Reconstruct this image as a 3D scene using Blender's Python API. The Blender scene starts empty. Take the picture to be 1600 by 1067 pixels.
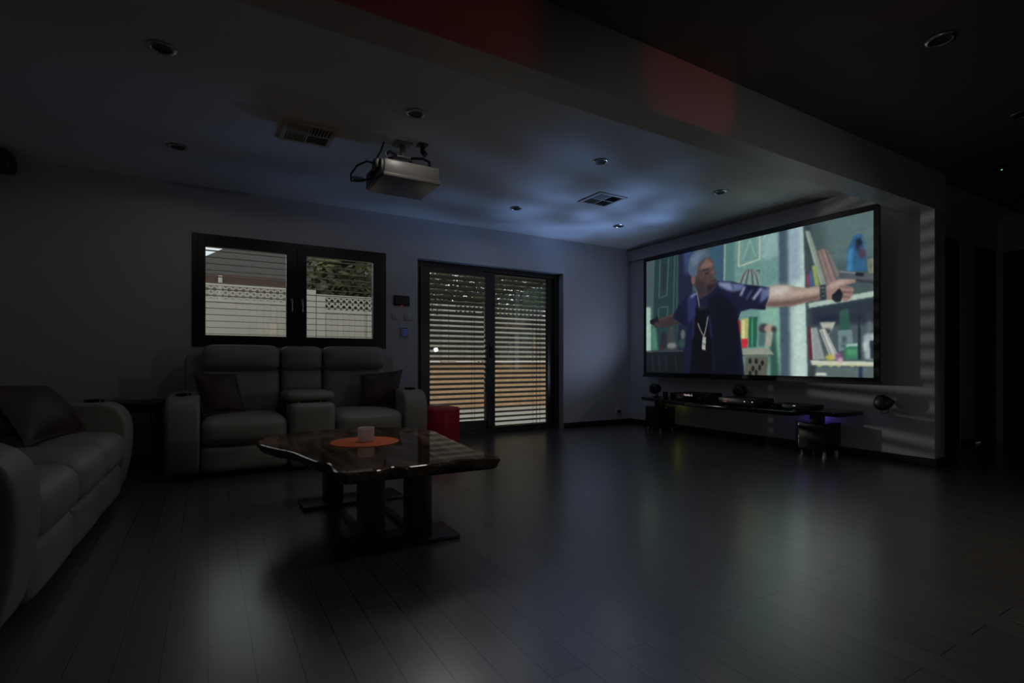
import bpy, bmesh, math, random
import numpy as np
from math import sin, cos, pi, radians, atan2, sqrt, hypot
from mathutils import Vector, Matrix
random.seed(7)
SC = bpy.context.scene
COL = SC.collection

# ------------------------------------------------------------------ materials
def s2l(c):
    c = c / 255.0
    return c / 12.92 if c <= 0.04045 else ((c + 0.055) / 1.055) ** 2.4
def rgb(r, g, b): return (s2l(r), s2l(g), s2l(b), 1.0)
def mat(name, col, rough=0.5, metal=0.0, spec=0.5, bump=None, var=None, coat=0.0):
    """principled material; var=(scale, amount, stretch) colour variation; bump=(scale, strength)"""
    m = bpy.data.materials.new(name); m.use_nodes = True
    nt = m.node_tree; N = nt.nodes; L = nt.links
    b = N['Principled BSDF']
    b.inputs['Base Color'].default_value = (*col[:3], 1)
    b.inputs['Roughness'].default_value = rough
    b.inputs['Metallic'].default_value = metal
    b.inputs['Specular IOR Level'].default_value = spec
    b.inputs['Coat Weight'].default_value = coat
    if var or bump:
        tc = N.new('ShaderNodeTexCoord'); mp = N.new('ShaderNodeMapping')
        L.new(tc.outputs['Object'], mp.inputs['Vector'])
        if var:
            mp.inputs['Scale'].default_value = var[2] if len(var) > 2 else (1, 1, 1)
            n = N.new('ShaderNodeTexNoise'); n.inputs['Scale'].default_value = var[0]; n.inputs['Detail'].default_value = 5
            L.new(mp.outputs['Vector'], n.inputs['Vector'])
            r = N.new('ShaderNodeValToRGB')
            a = var[1]
            r.color_ramp.elements[0].position = 0.3; r.color_ramp.elements[1].position = 0.7
            r.color_ramp.elements[0].color = (*[max(0, c * (1 - a)) for c in col[:3]], 1)
            r.color_ramp.elements[1].color = (*[min(1, c * (1 + a)) for c in col[:3]], 1)
            L.new(n.outputs['Fac'], r.inputs['Fac']); L.new(r.outputs['Color'], b.inputs['Base Color'])
        if bump:
            n2 = N.new('ShaderNodeTexNoise'); n2.inputs['Scale'].default_value = bump[0]; n2.inputs['Detail'].default_value = 4
            L.new(tc.outputs['Object'], n2.inputs['Vector'])
            bp = N.new('ShaderNodeBump'); bp.inputs['Strength'].default_value = bump[1]; bp.inputs['Distance'].default_value = 0.01
            L.new(n2.outputs['Fac'], bp.inputs['Height']); L.new(bp.outputs['Normal'], b.inputs['Normal'])
    return m
def emit(name, col, strength):
    m = bpy.data.materials.new(name); m.use_nodes = True
    b = m.node_tree.nodes['Principled BSDF']
    b.inputs['Base Color'].default_value = (0.02, 0.02, 0.02, 1)
    b.inputs['Emission Color'].default_value = (*col[:3], 1); b.inputs['Emission Strength'].default_value = strength
    return m

M = {}
M['wall'] = mat('wall paint', (0.50, 0.50, 0.54), 0.6, spec=0.3, var=(1.5, 0.03), bump=(60, 0.04))
M['ceil'] = mat('ceiling paint', (0.80, 0.80, 0.79), 0.55, spec=0.35, bump=(50, 0.03))
M['ceil_shaded'] = mat('shaded side room ceiling', (0.22, 0.22, 0.23), 0.6, bump=(50, 0.03))  # ceiling paint darkened so the colour holds the side room's shade
M['beam'] = mat('beam paint', (0.72, 0.70, 0.70), 0.38, spec=0.5, bump=(40, 0.02))
M['base'] = mat('dark baseboard', (0.018, 0.013, 0.010), 0.4, var=(6, 0.3, (1, 1, 6)))
M['darkdoor'] = mat('dark veneer', (0.006, 0.006, 0.006), 0.5, var=(4, 0.3, (6, 6, 0.5)))
M['frame'] = mat('dark brown window frame', (0.010, 0.009, 0.008), 0.35, var=(8, 0.25, (4, 4, 0.6)))
M['leather'] = mat('warm grey leather', (0.31, 0.30, 0.265), 0.42, spec=0.45, var=(3, 0.06), bump=(160, 0.12))
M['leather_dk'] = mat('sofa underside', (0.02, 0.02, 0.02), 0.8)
M['cushion'] = mat('dark brown leather', (0.045, 0.022, 0.014), 0.42, spec=0.5, var=(5, 0.3), bump=(90, 0.2))
M['black'] = mat('black plastic', (0.006, 0.006, 0.0065), 0.4)
M['blackgloss'] = mat('black lacquer', (0.006, 0.0065, 0.007), 0.12)
M['blackmetal'] = mat('black powder coat', (0.006, 0.007, 0.008), 0.35, bump=(200, 0.05))
M['chrome'] = mat('brushed steel', (0.6, 0.6, 0.58), 0.25, metal=1)
M['white'] = mat('white plastic', (0.62, 0.62, 0.60), 0.4)
M['projwhite'] = mat('projector shell', (0.24, 0.23, 0.215), 0.35)
M['cream'] = mat('cream vent', (0.55, 0.48, 0.36), 0.5)
M['red'] = mat('red vinyl', (0.66, 0.02, 0.045), 0.35, spec=0.5, bump=(120, 0.08))
M['orange'] = mat('orange felt', (0.80, 0.145, 0.02), 0.7, bump=(150, 0.2))
M['candle'] = mat('frosted white glass', (0.80, 0.77, 0.74), 0.25)
M['darkwood'] = mat('dark red wood', (0.035, 0.015, 0.009), 0.35, var=(5, 0.4, (1, 6, 6)))
M['slat'] = mat('blind slat', (0.065, 0.06, 0.05), 0.45, spec=0.4)
M['fence'] = mat('cream fence paint', (0.52, 0.47, 0.385), 0.7, var=(4, 0.06))
M['fencerail'] = mat('cream fence rail', (0.56, 0.515, 0.43), 0.7)
M['brick'] = mat('orange brown garden wall', (0.78, 0.49, 0.28), 0.8, var=(7, 0.15))
M['pave'] = mat('pale paving', (0.60, 0.55, 0.46), 0.8, var=(3, 0.1))
M['rtile'] = mat('weathered roof tile', (0.045, 0.040, 0.032), 0.9, var=(9, 0.35), bump=(8, 0.6))
M['fascia'] = mat('brown fascia', (0.085, 0.045, 0.032), 0.6)
M['leaf'] = mat('olive leaf', (0.10, 0.11, 0.035), 0.6, var=(2, 0.5))
M['bark'] = mat('bark', (0.08, 0.06, 0.04), 0.9, bump=(20, 0.5))
M['bluelit'] = emit('keypad glow', rgb(90, 110, 200), 0.28)
M['redled'] = emit('red led', (1, 0.05, 0.02), 0.35)
M['amberled'] = emit('amber led', (1, 0.35, 0.22), 0.35)
M['whiteled'] = emit('white led', (1, 0.98, 0.92), 0.6)
M['greenled'] = emit('green led', (0.35, 1, 0.45), 0.9)
M['purpleled'] = emit('purple led', (0.22, 0.12, 1.0), 0.7)
M['yellowled'] = emit('yellow green led', (0.75, 0.85, 0.03), 0.25)
M['text'] = emit('display text', (0.9, 0.88, 0.84), 0.55)

def floor_mat():
    m = bpy.data.materials.new('dark plank floor'); m.use_nodes = True
    nt = m.node_tree; N = nt.nodes; L = nt.links; b = N['Principled BSDF']
    tc = N.new('ShaderNodeTexCoord'); sp = N.new('ShaderNodeSeparateXYZ'); cb = N.new('ShaderNodeCombineXYZ')
    L.new(tc.outputs['Object'], sp.inputs[0]); L.new(sp.outputs['Y'], cb.inputs['X']); L.new(sp.outputs['X'], cb.inputs['Y'])
    br = N.new('ShaderNodeTexBrick')
    br.offset = 0.43; br.offset_frequency = 2; br.squash = 1
    br.inputs['Scale'].default_value = 1.0; br.inputs['Mortar Size'].default_value = 0.0022
    br.inputs['Mortar Smooth'].default_value = 0.3; br.inputs['Bias'].default_value = 0
    br.inputs['Brick Width'].default_value = 1.22; br.inputs['Row Height'].default_value = 0.123
    br.inputs['Color1'].default_value = (0.125, 0.112, 0.100, 1); br.inputs['Color2'].default_value = (0.105, 0.092, 0.083, 1)
    br.inputs['Mortar'].default_value = (0.006, 0.005, 0.005, 1)
    L.new(cb.outputs[0], br.inputs['Vector'])
    mp = N.new('ShaderNodeMapping'); mp.inputs['Scale'].default_value = (2.2, 38, 1)
    L.new(cb.outputs[0], mp.inputs['Vector'])
    ns = N.new('ShaderNodeTexNoise'); ns.inputs['Scale'].default_value = 1.6; ns.inputs['Detail'].default_value = 6
    L.new(mp.outputs[0], ns.inputs['Vector'])
    mr = N.new('ShaderNodeMapRange'); mr.inputs['To Min'].default_value = 0.72; mr.inputs['To Max'].default_value = 1.25
    L.new(ns.outputs['Fac'], mr.inputs['Value'])
    mx = N.new('ShaderNodeMix'); mx.data_type = 'RGBA'; mx.blend_type = 'MULTIPLY'; mx.inputs['Factor'].default_value = 1
    L.new(br.outputs['Color'], mx.inputs['A']); L.new(mr.outputs['Result'], mx.inputs['B'])
    L.new(mx.outputs['Result'], b.inputs['Base Color'])
    mr2 = N.new('ShaderNodeMapRange'); mr2.inputs['To Min'].default_value = 0.26; mr2.inputs['To Max'].default_value = 0.36
    L.new(ns.outputs['Fac'], mr2.inputs['Value']); L.new(mr2.outputs['Result'], b.inputs['Roughness'])
    inv = N.new('ShaderNodeMath'); inv.operation = 'MULTIPLY_ADD'; inv.inputs[1].default_value = -1.0
    L.new(br.outputs['Fac'], inv.inputs[0])
    gs = N.new('ShaderNodeMath'); gs.operation = 'MULTIPLY'; gs.inputs[1].default_value = 0.12
    L.new(ns.outputs['Fac'], gs.inputs[0]); L.new(gs.outputs[0], inv.inputs[2])
    bp = N.new('ShaderNodeBump'); bp.inputs['Strength'].default_value = 0.35; bp.inputs['Distance'].default_value = 0.003
    L.new(inv.outputs[0], bp.inputs['Height']); L.new(bp.outputs['Normal'], b.inputs['Normal'])
    b.inputs['Specular IOR Level'].default_value = 1.0
    b.inputs['Coat Weight'].default_value = 1.0; b.inputs['Coat IOR'].default_value = 1.7; b.inputs['Coat Roughness'].default_value = 0.25
    return m
M['floor'] = floor_mat()

def slab_mat():
    m = bpy.data.materials.new('glossy live edge timber'); m.use_nodes = True
    nt = m.node_tree; N = nt.nodes; L = nt.links; b = N['Principled BSDF']
    tc = N.new('ShaderNodeTexCoord'); mp = N.new('ShaderNodeMapping'); mp.inputs['Scale'].default_value = (6.5, 0.9, 2)
    mp.inputs['Rotation'].default_value = (0, 0, radians(8))
    L.new(tc.outputs['Object'], mp.inputs['Vector'])
    n = N.new('ShaderNodeTexNoise'); n.inputs['Scale'].default_value = 1.7; n.inputs['Detail'].default_value = 8; n.inputs['Distortion'].default_value = 0.8
    L.new(mp.outputs[0], n.inputs['Vector'])
    r = N.new('ShaderNodeValToRGB'); e = r.color_ramp.elements
    e[0].position = 0.3; e[0].color = (0.022, 0.012, 0.008, 1); e[1].position = 0.68; e[1].color = (0.30, 0.17, 0.095, 1)
    k = e.new(0.5); k.color = (0.10, 0.055, 0.032, 1)
    L.new(n.outputs['Fac'], r.inputs['Fac']); L.new(r.outputs['Color'], b.inputs['Base Color'])
    b.inputs['Roughness'].default_value = 0.05; b.inputs['Specular IOR Level'].default_value = 0.28
    return m
M['slab'] = slab_mat()
M['bark_edge'] = mat('natural bark edge', (0.05, 0.035, 0.02), 0.25, var=(25, 0.6), bump=(30, 0.8))

def cup_mat():
    m = mat('frosted white glass', (0.86, 0.82, 0.80), 0.3); nt = m.node_tree; N = nt.nodes; L = nt.links
    out = [n for n in N if n.type == 'OUTPUT_MATERIAL'][0]
    t = N.new('ShaderNodeBsdfTranslucent'); t.inputs[0].default_value = (0.92, 0.88, 0.86, 1)
    mx = N.new('ShaderNodeMixShader'); mx.inputs[0].default_value = .5
    L.new(N['Principled BSDF'].outputs[0], mx.inputs[1]); L.new(t.outputs[0], mx.inputs[2]); L.new(mx.outputs[0], out.inputs['Surface'])
    return m
M['candle'] = cup_mat()
def glass_mat():
    m = bpy.data.materials.new('window glass'); m.use_nodes = True
    nt = m.node_tree; N = nt.nodes; L = nt.links
    for n in list(N):
        if n.type != 'OUTPUT_MATERIAL': N.remove(n)
    out = [n for n in N if n.type == 'OUTPUT_MATERIAL'][0]
    t = N.new('ShaderNodeBsdfTransparent'); t.inputs[0].default_value = (0.93, 0.95, 0.93, 1)
    g = N.new('ShaderNodeBsdfGlossy'); g.inputs['Roughness'].default_value = 0.0
    f = N.new('ShaderNodeFresnel'); f.inputs['IOR'].default_value = 1.5
    mx = N.new('ShaderNodeMixShader')
    L.new(f.outputs[0], mx.inputs[0]); L.new(t.outputs[0], mx.inputs[1]); L.new(g.outputs[0], mx.inputs[2])
    L.new(mx.outputs[0], out.inputs['Surface'])
    return m
M['glass'] = glass_mat()

# ------------------------------------------------------------------ mesh builder
class MB:
    def __init__(s): s.v = []; s.f = []
    def add(s, vs, fs):
        o = len(s.v); s.v += [tuple(p) for p in vs]; s.f += [tuple(i + o for i in f) for f in fs]; return s
    def box(s, x0, x1, y0, y1, z0, z1, rot=None, piv=None):
        vs = [Vector((x, y, z)) for z in (z0, z1) for y in (y0, y1) for x in (x0, x1)]
        if rot is not None:
            p = Vector(piv if piv else ((x0 + x1) / 2, (y0 + y1) / 2, (z0 + z1) / 2)); vs = [rot @ (q - p) + p for q in vs]
        return s.add(vs, [(0, 2, 3, 1), (4, 5, 7, 6), (0, 1, 5, 4), (2, 6, 7, 3), (0, 4, 6, 2), (1, 3, 7, 5)])
    def cyl(s, p0, p1, r0, r1=None, n=20, cap=True):
        p0 = Vector(p0); p1 = Vector(p1); r1 = r0 if r1 is None else r1
        d = (p1 - p0).normalized(); a = Vector((0, 0, 1)) if abs(d.z) < .9 else Vector((1, 0, 0))
        u = d.cross(a).normalized(); w = d.cross(u)
        vs = [p0 + (u * cos(2 * pi * i / n) + w * sin(2 * pi * i / n)) * r0 for i in range(n)]
        vs += [p1 + (u * cos(2 * pi * i / n) + w * sin(2 * pi * i / n)) * r1 for i in range(n)]
        fs = [(i, i + n, (i + 1) % n + n, (i + 1) % n) for i in range(n)]
        if cap: fs += [tuple(range(n)), tuple(range(2 * n - 1, n - 1, -1))]
        return s.add(vs, fs)
    def lathe(s, prof, o=(0, 0, 0), axis=(0, 0, 1), n=32):
        """prof: (radius, height) list; closed where radius is 0"""
        d = Vector(axis).normalized(); a = Vector((0, 0, 1)) if abs(d.z) < .9 else Vector((0, 1, 0))
        u = d.cross(a).normalized(); w = d.cross(u); o = Vector(o)
        vs = []; rows = []
        for r, h in prof:
            if r < 1e-6: rows.append([len(vs)] * n); vs.append(o + d * h)
            else:
                rows.append(list(range(len(vs), len(vs) + n)))
                vs += [o + d * h + (u * cos(2 * pi * i / n) + w * sin(2 * pi * i / n)) * r for i in range(n)]
        fs = []
        for k in range(len(prof) - 1):
            for i in range(n):
                q = [rows[k][i], rows[k + 1][i], rows[k + 1][(i + 1) % n], rows[k][(i + 1) % n]]
                q2 = []
                for x in q:
                    if x not in q2: q2.append(x)
                if len(q2) > 2: fs.append(tuple(q2))
        return s.add(vs, fs)
    def prism(s, pts, a, b, ax='x'):
        """extrude closed polygon along an axis; pts are the two other coordinates in order"""
        n = len(pts)
        def P(p, t): return {'x': (t, p[0], p[1]), 'y': (p[0], t, p[1]), 'z': (p[0], p[1], t)}[ax]
        vs = [P(p, a) for p in pts] + [P(p, b) for p in pts]
        return s.add(vs, [tuple(range(n - 1, -1, -1)), tuple(range(n, 2 * n))] + [(i, (i + 1) % n, (i + 1) % n + n, i + n) for i in range(n)])
    def tube(s, pts, r, n=8):
        pts = [Vector(p) for p in pts]; vs = []
        up = Vector((0, 0, 1))
        for i, p in enumerate(pts):
            d = (pts[min(i + 1, len(pts) - 1)] - pts[max(i - 1, 0)]).normalized()
            a = up if abs(d.z) < .95 else Vector((1, 0, 0))
            u = d.cross(a).normalized(); w = d.cross(u)
            vs += [p + (u * cos(2 * pi * k / n) + w * sin(2 * pi * k / n)) * r for k in range(n)]
        fs = []
        for i in range(len(pts) - 1):
            for k in range(n): fs.append((i * n + k, (i + 1) * n + k, (i + 1) * n + (k + 1) % n, i * n + (k + 1) % n))
        fs += [tuple(range(n)), tuple(range(len(vs) - 1, len(vs) - n - 1, -1))]
        return s.add(vs, fs)
    def soft(s, x0, x1, y0, y1, z0, z1, r=0.05, bulge=(0.0, 0.0, 0.0), n=10, xf=None):
        """upholstered rounded box, each face puffed by bulge along its axis"""
        c = Vector(((x0 + x1) / 2, (y0 + y1) / 2, (z0 + z1) / 2)); h = Vector(((x1 - x0) / 2, (y1 - y0) / 2, (z1 - z0) / 2))
        r = min(r, h.x * .98, h.y * .98, h.z * .98)
        def warp(t):  # cluster samples near the edges
            return sin(t * pi / 2) * .35 + t * .65
        idx = {}; vs = []; fs = []
        def vert(p):
            k = (round(p[0], 4), round(p[1], 4), round(p[2], 4))
            if k in idx: return idx[k]
            q = Vector((p[0] * h.x, p[1] * h.y, p[2] * h.z))
            inn = Vector([max(-(h[i] - r), min(h[i] - r, q[i])) for i in range(3)])
            d = q - inn
            q = inn + d.normalized() * r if d.length > 1e-9 else q
            q += Vector([(1 if p[i] > 0 else -1) * bulge[i] * abs(p[i]) ** 3 * (1 - p[(i + 1) % 3] ** 2) * (1 - p[(i + 2) % 3] ** 2) for i in range(3)])
            idx[k] = len(vs); vs.append(xf(c + q) if xf else c + q); return idx[k]
        g = [warp(-1 + 2 * i / n) for i in range(n + 1)]
        for ax in range(3):
            for sg in (-1, 1):
                for i in range(n):
                    for j in range(n):
                        q = []
                        for a, b in ((i, j), (i + 1, j), (i + 1, j + 1), (i, j + 1)):
                            p = [0, 0, 0]; p[ax] = sg; p[(ax + 1) % 3] = g[a]; p[(ax + 2) % 3] = g[b]; q.append(vert(p))
                        if sg < 0: q.reverse()
                        fs.append(tuple(q))
        return s.add(vs, fs)
    def build(s, name, m, parent=None, bevel=0, seg=2, smooth=True, angle=35, loc=None, rotz=None, fix=True):
        me = bpy.data.meshes.new(name); me.from_pydata(s.v, [], s.f); me.update()
        bm = bmesh.new(); bm.from_mesh(me)
        if fix: bmesh.ops.recalc_face_normals(bm, faces=bm.faces)
        if bevel:
            ed = [e for e in bm.edges if len(e.link_faces) == 2 and e.calc_face_angle(0) > radians(angle)]
            bmesh.ops.bevel(bm, geom=ed, offset=bevel, segments=seg, affect='EDGES', clamp_overlap=True, profile=0.5)
        bm.to_mesh(me); bm.free()
        for p in me.polygons: p.use_smooth = smooth
        if smooth: me.set_sharp_from_angle(angle=radians(angle))
        o = bpy.data.objects.new(name, me); COL.objects.link(o)
        ms = m if isinstance(m, (list, tuple)) else [m]
        for q in ms: me.materials.append(M[q] if isinstance(q, str) else q)
        if parent: o.parent = parent
        if loc is not None: o.location = loc
        if rotz is not None: o.rotation_euler.z = rotz
        return o

def struct(o): o['kind'] = 'structure'; return o
def tag(o, label, cat, group=None, kind=None):
    o['label'] = label; o['category'] = cat
    if group: o['group'] = group
    if kind: o['kind'] = kind
    return o
def empty(name, loc, label=None, cat=None, group=None, rotz=0):
    o = bpy.data.objects.new(name, None); COL.objects.link(o); o.location = loc; o.rotation_euler = (0, 0, rotz)
    o.empty_display_size = 0.1
    if label: tag(o, label, cat, group)
    return o
def dup(root, loc, label, rotz=None):
    r = root.copy(); COL.objects.link(r); r.location = loc; r['label'] = label
    if rotz is not None: r.rotation_euler.z = rotz
    for ch in list(root.children):
        c = ch.copy(); COL.objects.link(c); c.parent = r
        for g in list(ch.children):
            d = g.copy(); COL.objects.link(d); d.parent = c
    return r

# ------------------------------------------------------------------ room constants (metres)
BY, BX, LX = 5.696, 5.44, -1.62          # back wall, screen wall, left wall
CZ = 2.59                                  # ceiling height
HY, HX, FY = 2.27, 7.97, -3.2             # hall wall, far side wall, wall behind the viewpoint
BT = 0.34                                  # back wall thickness
WX0, WX1, WZ0, WZ1 = -0.131, 1.726, 1.065, 2.14
DX0, DX1, DZ1 = 2.10, 4.20, 2.127

struct(MB().box(LX - .2, HX + .2, FY - .2, BY + BT, -.12, 0).build('floor', 'floor', smooth=False))
struct(MB().box(LX - .2, HX + .2, 2.05, BY + BT, CZ, CZ + .15).build('ceiling', 'ceil', smooth=False))
struct(MB().box(LX - .2, HX + .2, FY - .2, 2.05, CZ, CZ + .15).build('ceiling_side', 'ceil_shaded', smooth=False))
w = MB()
y0, y1 = BY, BY + BT
w.box(LX - .2, WX0, y0, y1, 0, CZ); w.box(WX0, WX1, y0, y1, 0, WZ0); w.box(WX0, WX1, y0, y1, WZ1, CZ)
w.box(WX1, DX0, y0, y1, 0, CZ); w.box(DX0, DX1, y0, y1, DZ1, CZ); w.box(DX1, BX + .21, y0, y1, 0, CZ)
struct(w.build('wall_back', 'wall', smooth=False))
struct(MB().box(LX - .2, LX, FY - .2, BY, 0, CZ).build('wall_left', 'wall', smooth=False))
struct(MB().box(BX, BX + .207, 1.957, BY, 0, CZ).build('wall_right', 'wall', bevel=.004, seg=1, smooth=False))
h = MB()
HD0, HD1 = 6.60, 6.90      # openings of the hall wall (dark doors)
h.box(BX + .207, HX, HY, HY + .15, 2.21, CZ); h.box(BX + .207, 6.22, HY, HY + .15, 0, 2.21)
h.box(6.93, 7.29, HY, HY + .15, 0, 2.21)
struct(h.build('wall_hall', 'wall', smooth=False))
struct(MB().box(HX, HX + .2, FY - .2, HY + .15, 0, CZ).build('wall_side', 'wall', smooth=False))
f = MB()
f.box(LX, HX, FY - .2, FY, 0, CZ)
struct(f.build('wall_front', 'wall', smooth=False))
# beam and the bulkhead over the screen
struct(MB().box(LX, BX + .207, 1.955, 2.148, 2.25, CZ).build('trim_1', 'beam', bevel=.003, seg=1, smooth=False))
b = MB().box(BX - .05, BX, 2.148, BY, 2.405, CZ - .025)
struct(b.build('trim_2', 'wall', bevel=.003, seg=1, smooth=False))
# baseboards
struct(MB().box(LX, DX0 - .005, BY - .015, BY, 0, .075).box(DX1 + .005, BX, BY - .015, BY, 0, .075).build('baseboard_back', 'base', bevel=.003, smooth=False))
struct(MB().box(BX - .015, BX, 1.942, BY - .015, 0, .075).box(BX, BX + .222, 1.942, 1.957, 0, .075).build('baseboard_right', 'base', bevel=.003, smooth=False))
struct(MB().box(6.93, 7.29, HY - .015, HY, 0, .075).build('baseboard_hall', 'base', smooth=False))
struct(MB().box(LX, LX + .015, FY, BY - .015, 0, .075).build('baseboard_left', 'base', smooth=False))
# dark doors of the hall
def dark_door(name, x0, x1, y, yaw=0):
    r = bpy.data.objects.new(name, None); COL.objects.link(r); struct(r)
    lf = MB().box(x0 + .03, x1 - .03, y + .04, y + .08, .005, 2.17).build('door_leaf', 'darkdoor', r, bevel=.004, smooth=False)
    MB().box(x0, x0 + .03, y + .005, y + .14, 0, 2.205).box(x1 - .03, x1, y + .005, y + .14, 0, 2.205).box(x0 + .03, x1 - .03, y + .005, y + .14, 2.17, 2.205).build('door_frame', 'darkdoor', r, smooth=False)
    MB().tube([(x0 + .09, y + .04, 1.0), (x0 + .09, y - .005, 1.0), (x0 + .2, y - .005, 1.0)], .009).build('handle', 'black', lf)
dark_door('door_2', 6.225, 6.925, HY); dark_door('door_3', 7.295, HX - .01, HY)
r = bpy.data.objects.new('door_4', None); COL.objects.link(r); struct(r)
lf = MB().box(HX - .05, HX - .012, .95, 2.2, .005, 2.19).build('door_leaf', 'darkdoor', r, bevel=.004, smooth=False)
MB().tube([(HX - .05, 1.05, 1.0), (HX - .09, 1.05, 1.0), (HX - .09, 1.18, 1.0)], .009).build('handle', 'black', lf)

# ------------------------------------------------------------------ window_1 and door_1
def ring(x0, x1, z0, z1, t, ya, yb, tb=None):
    tb = t if tb is None else tb
    return MB().box(x0, x0 + t, ya, yb, z0, z1).box(x1 - t, x1, ya, yb, z0, z1).box(x0 + t, x1 - t, ya, yb, z0, z0 + tb).box(x0 + t, x1 - t, ya, yb, z1 - t, z1)
win = bpy.data.objects.new('window_1', None); COL.objects.link(win); struct(win)
fr = ring(WX0 + .001, WX1 - .001, WZ0 + .001, WZ1 - .001, .055, BY - .012, BY + .06)
fr.box(.765, .812, BY - .012, BY + .06, WZ0 + .05, WZ1 - .05)
fr.build('window_frame', 'frame', win, bevel=.004, smooth=False)
MB().box(WX0 + .001, WX1 - .001, BY + .06, BY + BT + .03, WZ0 - .02, WZ0 + .015).build('window_sill', 'frame', win, smooth=False)
for (a, b_, hx) in ((WX0 + .045, .787, .738), (.790, WX1 - .045, .838)):
    gl = (-.02, .69) if a < 0 else (.883, 1.577)
    s = MB()
    s.box(a, gl[0], BY - .024, BY + .045, WZ0 + .045, WZ1 - .045); s.box(gl[1], b_ - .001, BY - .024, BY + .045, WZ0 + .045, WZ1 - .045)
    s.box(gl[0], gl[1], BY - .024, BY + .045, WZ0 + .045, 1.174); s.box(gl[0], gl[1], BY - .024, BY + .045, 2.02, WZ1 - .045)
    so = s.build('sash', 'frame', win, bevel=.004, smooth=False)
    MB().box(gl[0] - .003, gl[1] + .003, BY + .005, BY + .011, 1.17, 2.024).build('pane', 'glass', so, smooth=False)
    MB().box(hx - .013, hx + .013, BY - .034, BY - .024, 1.50, 1.57).tube([(hx, BY - .03, 1.545), (hx, BY - .06, 1.545), (hx, BY - .064, 1.53), (hx, BY - .064, 1.43)], .008).build('handle', 'chrome', so)
dor = bpy.data.objects.new('door_1', None); COL.objects.link(dor); struct(dor)
DYF = BY + .10
fr = MB().box(DX0 + .001, DX0 + .06, DYF, DYF + .1, 0, DZ1 - .001).box(DX1 - .075, DX1 - .001, DYF, DYF + .1, 0, DZ1 - .001)
fr.box(DX0 + .06, DX1 - .075, DYF, DYF + .1, DZ1 - .06, DZ1 - .001).box(DX0 + .06, DX1 - .075, DYF, DYF + .1, 0.001, .045)
fr.build('door_frame', 'frame', dor, bevel=.004, smooth=False)
s = MB().box(2.165, 2.285, DYF - .02, DYF + .045, .045, 2.06).box(3.045, 3.175, DYF - .02, DYF + .045, .045, 2.06)
s.box(2.285, 3.045, DYF - .02, DYF + .045, .045, .172).box(2.285, 3.045, DYF - .02, DYF + .045, 1.995, 2.06)
so = s.build('sash', 'frame', dor, bevel=.004, smooth=False)
MB().box(2.282, 3.048, DYF + .01, DYF + .016, .168, 2.0).build('pane', 'glass', so, smooth=False)
MB().box(3.10, 3.13, DYF - .03, DYF - .02, .98, 1.16).tube([(3.115, DYF - .025, 1.1), (3.115, DYF - .06, 1.1), (3.115, DYF - .06, .97)], .009).build('handle', 'blackmetal', so)
MB().box(3.06, 3.12, DYF - .045, DYF - .02, .06, .17).build('door_stop', 'black', so, bevel=.004)
s = MB().box(3.176, 3.21, DYF + .046, DYF + .095, .045, 2.066).box(4.035, DX1 - .075, DYF + .046, DYF + .095, .045, 2.066)
s.box(3.21, 4.035, DYF + .046, DYF + .095, .045, .075).box(3.21, 4.035, DYF + .046, DYF + .095, 2.05, 2.066)
so = s.build('fixed_panel', 'frame', dor, bevel=.003, smooth=False)
MB().box(3.206, 4.039, DYF + .066, DYF + .072, .07, 2.054).build('pane', 'glass', so, smooth=False)
# ------------------------------------------------------------------ venetian blinds (outside)
def blind(x0, x1, z0, z1, y, tilt, label, cord, pitch=.064):
    root = empty('venetian_blind', ((x0 + x1) / 2, y, z0), label, 'blind', 'slatted blinds outside the glass')
    hw = (x1 - x0) / 2; mb = MB(); z = .05; R = Matrix.Rotation(tilt, 3, 'X')
    while z < z1 - z0 - .05:
        k = 6; vs = []
        for e in (-hw + .01, hw - .01):
            for i in range(k + 1):
                t = -1 + 2 * i / k
                p = R @ Vector((0, t * .039, .005 * (1 - t * t))); vs.append((e, p.y, z + p.z))
            for i in range(k, -1, -1):
                t = -1 + 2 * i / k
                p = R @ Vector((0, t * .039, .005 * (1 - t * t) - .0012)); vs.append((e, p.y, z + p.z))
        n = 2 * (k + 1)
        mb.add(vs, [tuple(range(n)), tuple(range(2 * n - 1, n - 1, -1))] + [(i, (i + 1) % n, (i + 1) % n + n, i + n) for i in range(n)])
        z += pitch
    mb.build('slats', 'slat', root, smooth=False)
    MB().box(-hw + .01, hw - .01, -.035, .035, .0, .018).build('bottom_rail', 'slat', root, bevel=.004)
    MB().box(-hw + .01, hw - .01, -.04, .04, z1 - z0 - .035, z1 - z0).build('head_rail', 'slat', root, bevel=.004)
    for c in cord:
        MB().tube([(c, -.042, .01), (c, -.042, z1 - z0 - .02)], .0022, 6).tube([(c, .042, .01), (c, .042, z1 - z0 - .02)], .0022, 6).build('ladder_cord', 'black', root)
    for sx in (-1, 1):
        MB().box(sx * hw - .009, sx * hw + .009, -.015, .015, 0, z1 - z0).build('guide_rail', 'slat', root)
yb = BY + .25
blind(-.115, .78, 1.085, WZ1 - .005, yb, radians(2), 'dark slatted blind behind the left pane of the window above the two-seat recliner', (-.37,))
blind(.80, 1.71, 1.085, WZ1 - .005, yb, radians(2), 'dark slatted blind behind the right pane of the window above the two-seat recliner', (.31,))
blind(2.13, 3.14, .012, DZ1 - .006, yb + .02, radians(-26), 'dark slatted blind behind the left glass of the patio door, beside the red ottoman', (.32,))
blind(3.16, 4.17, .012, DZ1 - .006, yb + .02, radians(-26), 'dark slatted blind behind the right glass of the patio door, nearer the screen wall', (.24, .30))

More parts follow.
